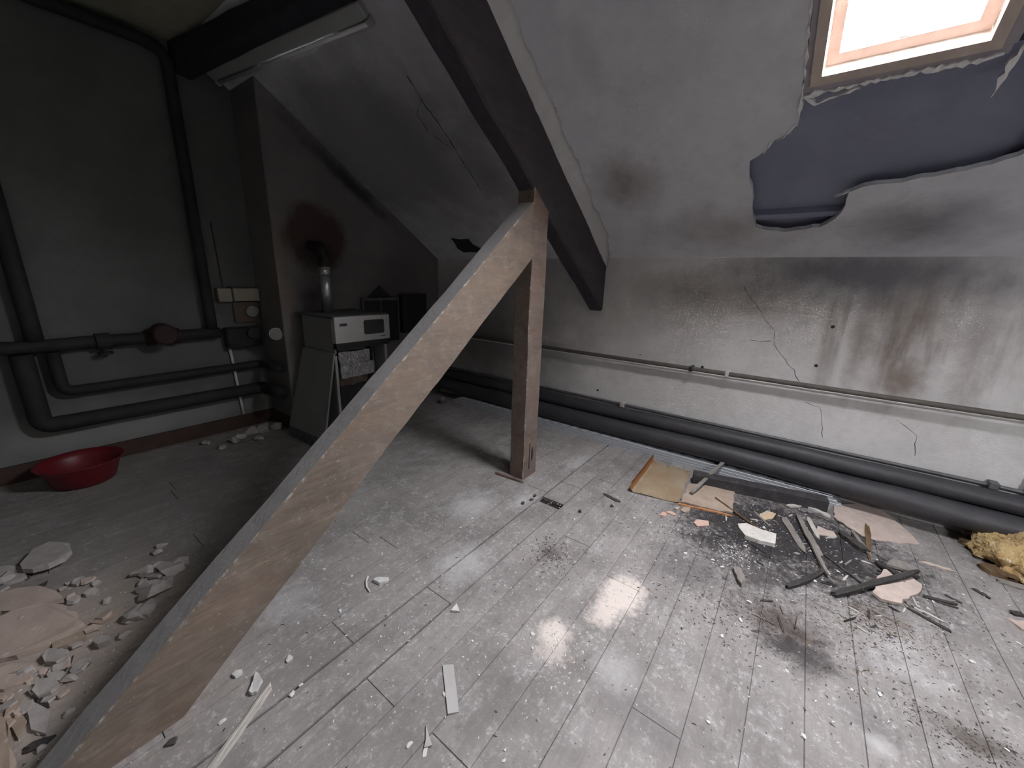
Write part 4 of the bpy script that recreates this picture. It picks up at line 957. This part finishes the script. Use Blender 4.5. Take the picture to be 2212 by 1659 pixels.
L('twig', (1305, 1068), (1337, 1085), .022, .006, m_char, 'dark pointed splinter on the floor left of the curled sheet', taper=1.6)
for i, (x, y) in enumerate(((1253, 1106), (1148, 1080), (1155, 1072), (1130, 1088), (1322, 1094), (372, 1606))):
    me = rock_mesh(40 + i, .018, .014, .012); o = obj('dark_crumb', me, m_soil, None, 'small dark lump lying on the floorboards', 'lump', 'dark lumps on the floor', loc=FL(x, y))
# ------------------------------------------------------------------ broken slabs and rubble on the dark left side
SB = lambda px, th, lab, m=m_slab, z=0, tilt=(0, 0): slab('broken_slab', px, th, m, lab, 'slab', z, tilt, .05, .019)
SB([(48, 1232), (75, 1198), (110, 1186), (155, 1190), (160, 1206), (146, 1222), (110, 1238), (75, 1246)], .03, 'pale grey slab raised over a dark gap on the left floor', m_chip2, .01, (.06, -.05))
SB([(-60, 1240), (20, 1228), (52, 1236), (60, 1252), (10, 1268), (-60, 1275)], .02, 'grey slab at the left edge beside the pale raised slab', m_chip2)
SB([(-40, 1300), (40, 1282), (90, 1278), (125, 1290), (140, 1303), (110, 1312), (30, 1330), (-40, 1345)], .028, 'brownish slab with a dark broken corner at the left edge', m_slab, .0, (.03, 0))
SB([(-40, 1365), (30, 1330), (120, 1312), (170, 1330), (185, 1352), (110, 1400), (40, 1425), (-40, 1440)], .022, 'largest smooth tan slab on the left floor', m_slab, .0, (.0, .02))
SB([(115, 1395), (180, 1372), (188, 1384), (150, 1400), (118, 1410)], .02, 'narrow tan slab along the edge of the largest slab', m_tan)
SB([(95, 1425), (110, 1408), (150, 1412), (155, 1424), (125, 1440), (98, 1438)], .022, 'small ragged slab below the narrow tan slab', m_chip2, 0, (.05, .02))
SB([(72, 1500), (85, 1478), (118, 1470), (130, 1484), (112, 1502), (85, 1512)], .02, 'pale square slab low on the left floor', m_chip2, 0, (.03, .03))
SB([(-30, 1460), (30, 1440), (80, 1440), (70, 1470), (10, 1495), (-30, 1500)], .018, 'tan slab at the left edge below the largest slab', m_slab)
SB([(205, 1395), (222, 1382), (243, 1385), (240, 1396), (215, 1403)], .03, 'grey cube like lump beside the brace shadow', m_chip2)
SB([(60, 1535), (75, 1520), (110, 1540), (100, 1590), (70, 1580)], .012, 'pale slab near the bottom left corner', m_chip2)
SB([(10, 1560), (20, 1520), (45, 1515), (60, 1560), (40, 1600)], .010, 'light tan slab left of the pale bottom slab', m_tan)
SB([(195, 1350), (245, 1325), (262, 1322), (262, 1330), (215, 1352)], .014, 'long thin splintered slab above the grey cube like lump', m_tan, 0, (0, .03))
SB([(-80, 1510), (0, 1550), (42, 1665), (30, 1720), (-80, 1700)], .03, 'yellowish board corner at the bottom left corner', m_tan, .012)
rub = [(305, 1240, .045), (322, 1238, .05), (335, 1250, .045), (345, 1225, .04), (325, 1275, .06), (338, 1285, .07), (308, 1262, .03), (300, 1330, .06), (318, 1322, .055), (370, 1235, .075), (385, 1225, .06), (355, 1262, .05), (285, 1338, .035),
       (20, 1252, .05), (150, 1470, .03), (60, 1455, .03), (130, 1445, .03), (90, 1300, .035), (160, 1300, .03), (45, 1345, .035), (520, 945, .07), (545, 935, .08), (575, 930, .09), (505, 955, .06), (600, 925, .07), (445, 960, .045), (560, 950, .05), (480, 968, .04), (340, 1195, .03), (350, 1180, .03), (230, 1300, .025), (270, 1375, .03), (150, 1540, .02), (90, 1620, .018)]
meshes = [rock_mesh(i, 1, .8, .62) for i in range(9)]
for i, (x, y, s) in enumerate(rub):
    o = obj('plaster_rubble', meshes[i % 9], m_chip2, None,
            'pale rubble lump heaped at the chimney foot' if y < 970 else ('grey rubble lump in the pile beside the brace' if x > 260 else 'rubble lump among the broken slabs on the left floor'), 'rubble',
            'rubble at the chimney foot' if y < 970 else ('rubble beside the brace' if x > 260 else 'rubble among the left slabs'), loc=FL(x, y, .0005))
    o.scale = (s, s, s); o.rotation_euler = (0, 0, i * 1.3)
for i, (a, b, w) in enumerate((((75, 1275), (98, 1262), .03), ((95, 1205), (60, 1250), .02), ((155, 1425), (112, 1490), .016), ((80, 1515), (100, 1535), .03), ((60, 1620), (110, 1598), .035), ((75, 1570), (85, 1545), .014))):
    L('dark_splinter', a, b, w, .008, m_char, 'dark wood splinter among the broken slabs on the left floor', group='dark splinters among the left slabs')

# ------------------------------------------------------------------ pale chips one can count
chip_meshes = [rock_mesh(100 + i, .017, .012, .0065) for i in range(8)]
rc = random.Random(21)
spots = [(1210, 1066), (1240, 1122), (1180, 1030), (1020, 1120), (995, 1140), (905, 1236), (760, 1245), (700, 1230), (860, 1175), (1370, 1120), (1405, 1130), (1470, 1150), (1465, 1145), (1480, 1195), (1460, 1210), (1540, 1215), (1580, 1182), (1350, 1200), (1365, 1290),
         (1618, 1300), (1610, 1180), (1560, 1225), (1540, 1210), (1760, 1255), (1815, 1300), (1650, 1140), (1845, 1180), (1880, 1205), (1895, 1210), (1940, 1280), (1985, 1310), (2005, 1315), (2015, 1300), (2080, 1285), (2120, 1278), (2200, 1390), (2175, 1620), (1088, 1644), (1150, 1400),
         (1020, 1385), (1000, 1420), (1150, 1370), (960, 1500), (885, 1610), (650, 1480), (630, 1500), (480, 1560), (700, 1330), (735, 1320), (790, 1340), (1560, 1375), (1600, 1340), (1640, 1440), (1700, 1450), (1800, 1560), (1735, 1590), (1900, 1500), (1840, 1490), (1530, 1560), (2060, 1480), (2100, 1430), (1810, 1235), (1750, 1190), (1500, 1080), (1440, 1055)]
for i, (x, y) in enumerate(spots):
    o = obj('plaster_chip', chip_meshes[i % 8], m_chip, None, 'small pale plaster chip scattered on the floorboards', 'chip', 'pale chips scattered on the floor', loc=FL(x, y, .0002))
    s = rc.uniform(.35, .85); o.scale = (s, s, s); o.rotation_euler = (0, 0, rc.uniform(0, 6.28))

# ------------------------------------------------------------------ grit nobody could count
def grit(name, n, mat, label, pick, smin, smax, flat=.5, seed=1, elong=1.8):
    r = random.Random(seed); V = []; Fc = []
    i = 0
    while i < n:
        p = pick(r)
        if p is None: continue
        x, y = p
        if not (-1.0 < x < 3.4 and -2.2 < y < 4.3): continue
        s = smin * (smax / smin) ** (r.random() ** 1.8); a = r.uniform(0, 6.28); e = r.uniform(1, elong)
        ca_, sa_ = math.cos(a), math.sin(a); b = len(V); h = s * flat * r.uniform(.5, 1.1)
        for (u, v_, w) in ((-e, -.6, 0), (e * r.uniform(.6, 1), -.5, 0), (r.uniform(-.4, .4) * e, .8, 0), (r.uniform(-.5, .5), r.uniform(-.2, .3), 1)):
            V.append((x + (u * ca_ - v_ * sa_) * s, y + (u * sa_ + v_ * ca_) * s, .0008 + w * h))
        Fc += [(b, b + 2, b + 1), (b, b + 1, b + 3), (b + 1, b + 2, b + 3), (b + 2, b, b + 3)]
        i += 1
    me = bpy.data.meshes.new(name); me.from_pydata(V, [], Fc); me.update()
    return obj(name, me, mat, None, label, 'grit', kind='stuff')
def near(r, px, sx, sy):
    p = FL(*px); return (r.gauss(p.x, sx), r.gauss(p.y, sy))
def pick_all(r): return (r.uniform(-.6, 3.35), r.uniform(-1.5, 2.4))
def pick_light(r):
    k = r.random()
    if k < .40: return pick_all(r)
    c = r.choice([((1000, 1100), .45, .3), ((1150, 1150), .4, .35), ((1300, 1150), .35, .4), ((1330, 1330), .15, .12), ((1200, 1400), .1, .1), ((1600, 1200), .4, .4), ((1800, 1230), .3, .4), ((1240, 1010), .35, .15), ((1000, 1220), .3, .2), ((900, 1330), .3, .3), ((1585, 1195), .07, .08), ((1660, 1120), .15, .15), ((100, 1450), .2, .3)])
    return near(r, *c)
def pick_dark(r):
    k = r.random()
    if k < .25: return pick_all(r)
    c = r.choice([((1550, 1160), .3, .35), ((1700, 1200), .35, .4), ((1850, 1250), .3, .4), ((1690, 1360), .12, .18), ((1190, 1195), .08, .08), ((1600, 1250), .3, .35), ((1950, 1350), .3, .3), ((1450, 1250), .25, .3), ((2090, 1600), .06, .12), ((1900, 1350), .08, .1)])
    return near(r, *c)
grit('plaster_grit', 8000, m_chip, 'fine pale plaster grit strewn over the floorboards', pick_light, .0012, .0065, .6, 2)
grit('dark_grit', 6000, m_soil, 'fine dark grit and charred crumbs strewn over the floorboards', pick_dark, .0012, .006, .35, 3, 2.6)
grit('brown_shavings', 1100, m_darkwood, 'brown wood shavings strewn round the sooty patch', lambda r: near(r, *r.choice([((1700, 1160), .4, .45), ((1690, 1360), .15, .2), ((1900, 1345), .1, .12), ((1600, 1120), .25, .25)])), .0016, .0042, .5, 4, 7)

# splinters and flakes lying over the sooty patch
rs = random.Random(5)
def at_px(p): 
    d = RW.transposed() @ (Vector(p) - CAM); return (CX + FPX * d.x / d.z, CY + FPX * d.y / d.z)
for i in range(85):
    c = rs.choice([(1640, 1120), (1720, 1150), (1800, 1180), (1780, 1230), (1620, 1200), (1880, 1240), (1930, 1320), (1860, 1330), (1560, 1110), (1990, 1300), (1690, 1330)])
    p = FL(c[0] + rs.gauss(0, 38), c[1] + rs.gauss(0, 20)); a = rs.uniform(0, 6.28); Ls = rs.uniform(.02, .09)
    q = p + Vector((math.cos(a), math.sin(a), 0)) * Ls
    if p.x > 3.3 or q.x > 3.3: continue
    L('burnt_splinter', at_px(p), at_px(q), rs.uniform(.005, .014), rs.uniform(.003, .008), rs.choice((m_char, m_greywood, m_char, m_palewood)), 'loose burnt splinter strewn on and around the sooty patch', group='loose splinters round the sooty patch', taper=rs.uniform(.4, 1.2))

# small broken fragments among the slabs on the left floor
def frag_mesh(seed):
    r = random.Random(seed); n = r.randint(5, 8); bm = bmesh.new(); lo = []; hi = []
    for i in range(n):
        a = 6.283 * i / n + r.uniform(-.3, .3); q = r.uniform(.6, 1.15)
        lo.append(bm.verts.new((q * math.cos(a), .7 * q * math.sin(a), 0))); hi.append(bm.verts.new((q * .93 * math.cos(a), .65 * q * math.sin(a), r.uniform(.22, .4))))
    bm.faces.new(lo[::-1]); bm.faces.new(hi)
    for i in range(n): bm.faces.new((lo[i], lo[(i + 1) % n], hi[(i + 1) % n], hi[i]))
    me = bpy.data.meshes.new('fragment'); bmesh.ops.recalc_face_normals(bm, faces=bm.faces); bm.to_mesh(me); bm.free(); return me
frags = {m: [frag_mesh(300 + i) for i in range(6)] for m in (m_slab, m_chip2)}
rf = random.Random(77)
for i in range(60):
    x, y = rf.uniform(0, 230), rf.uniform(1250, 1600)
    if x > 60 + (1640 - y) * .62: continue
    m = rf.choice((m_slab, m_chip2)); p = FL(x, y, .0004); sc_ = rf.uniform(.012, .042)
    o = obj('slab_fragment', frags[m][i % 6], m, None, 'small broken fragment strewn between the slabs on the left floor', 'fragment', 'fragments between the left slabs', loc=p)
    o.scale = (sc_, sc_, sc_); o.rotation_euler = (rf.uniform(-.2, .2), rf.uniform(-.2, .2), rf.uniform(0, 6.28)); o.location.z += sc_ * .15
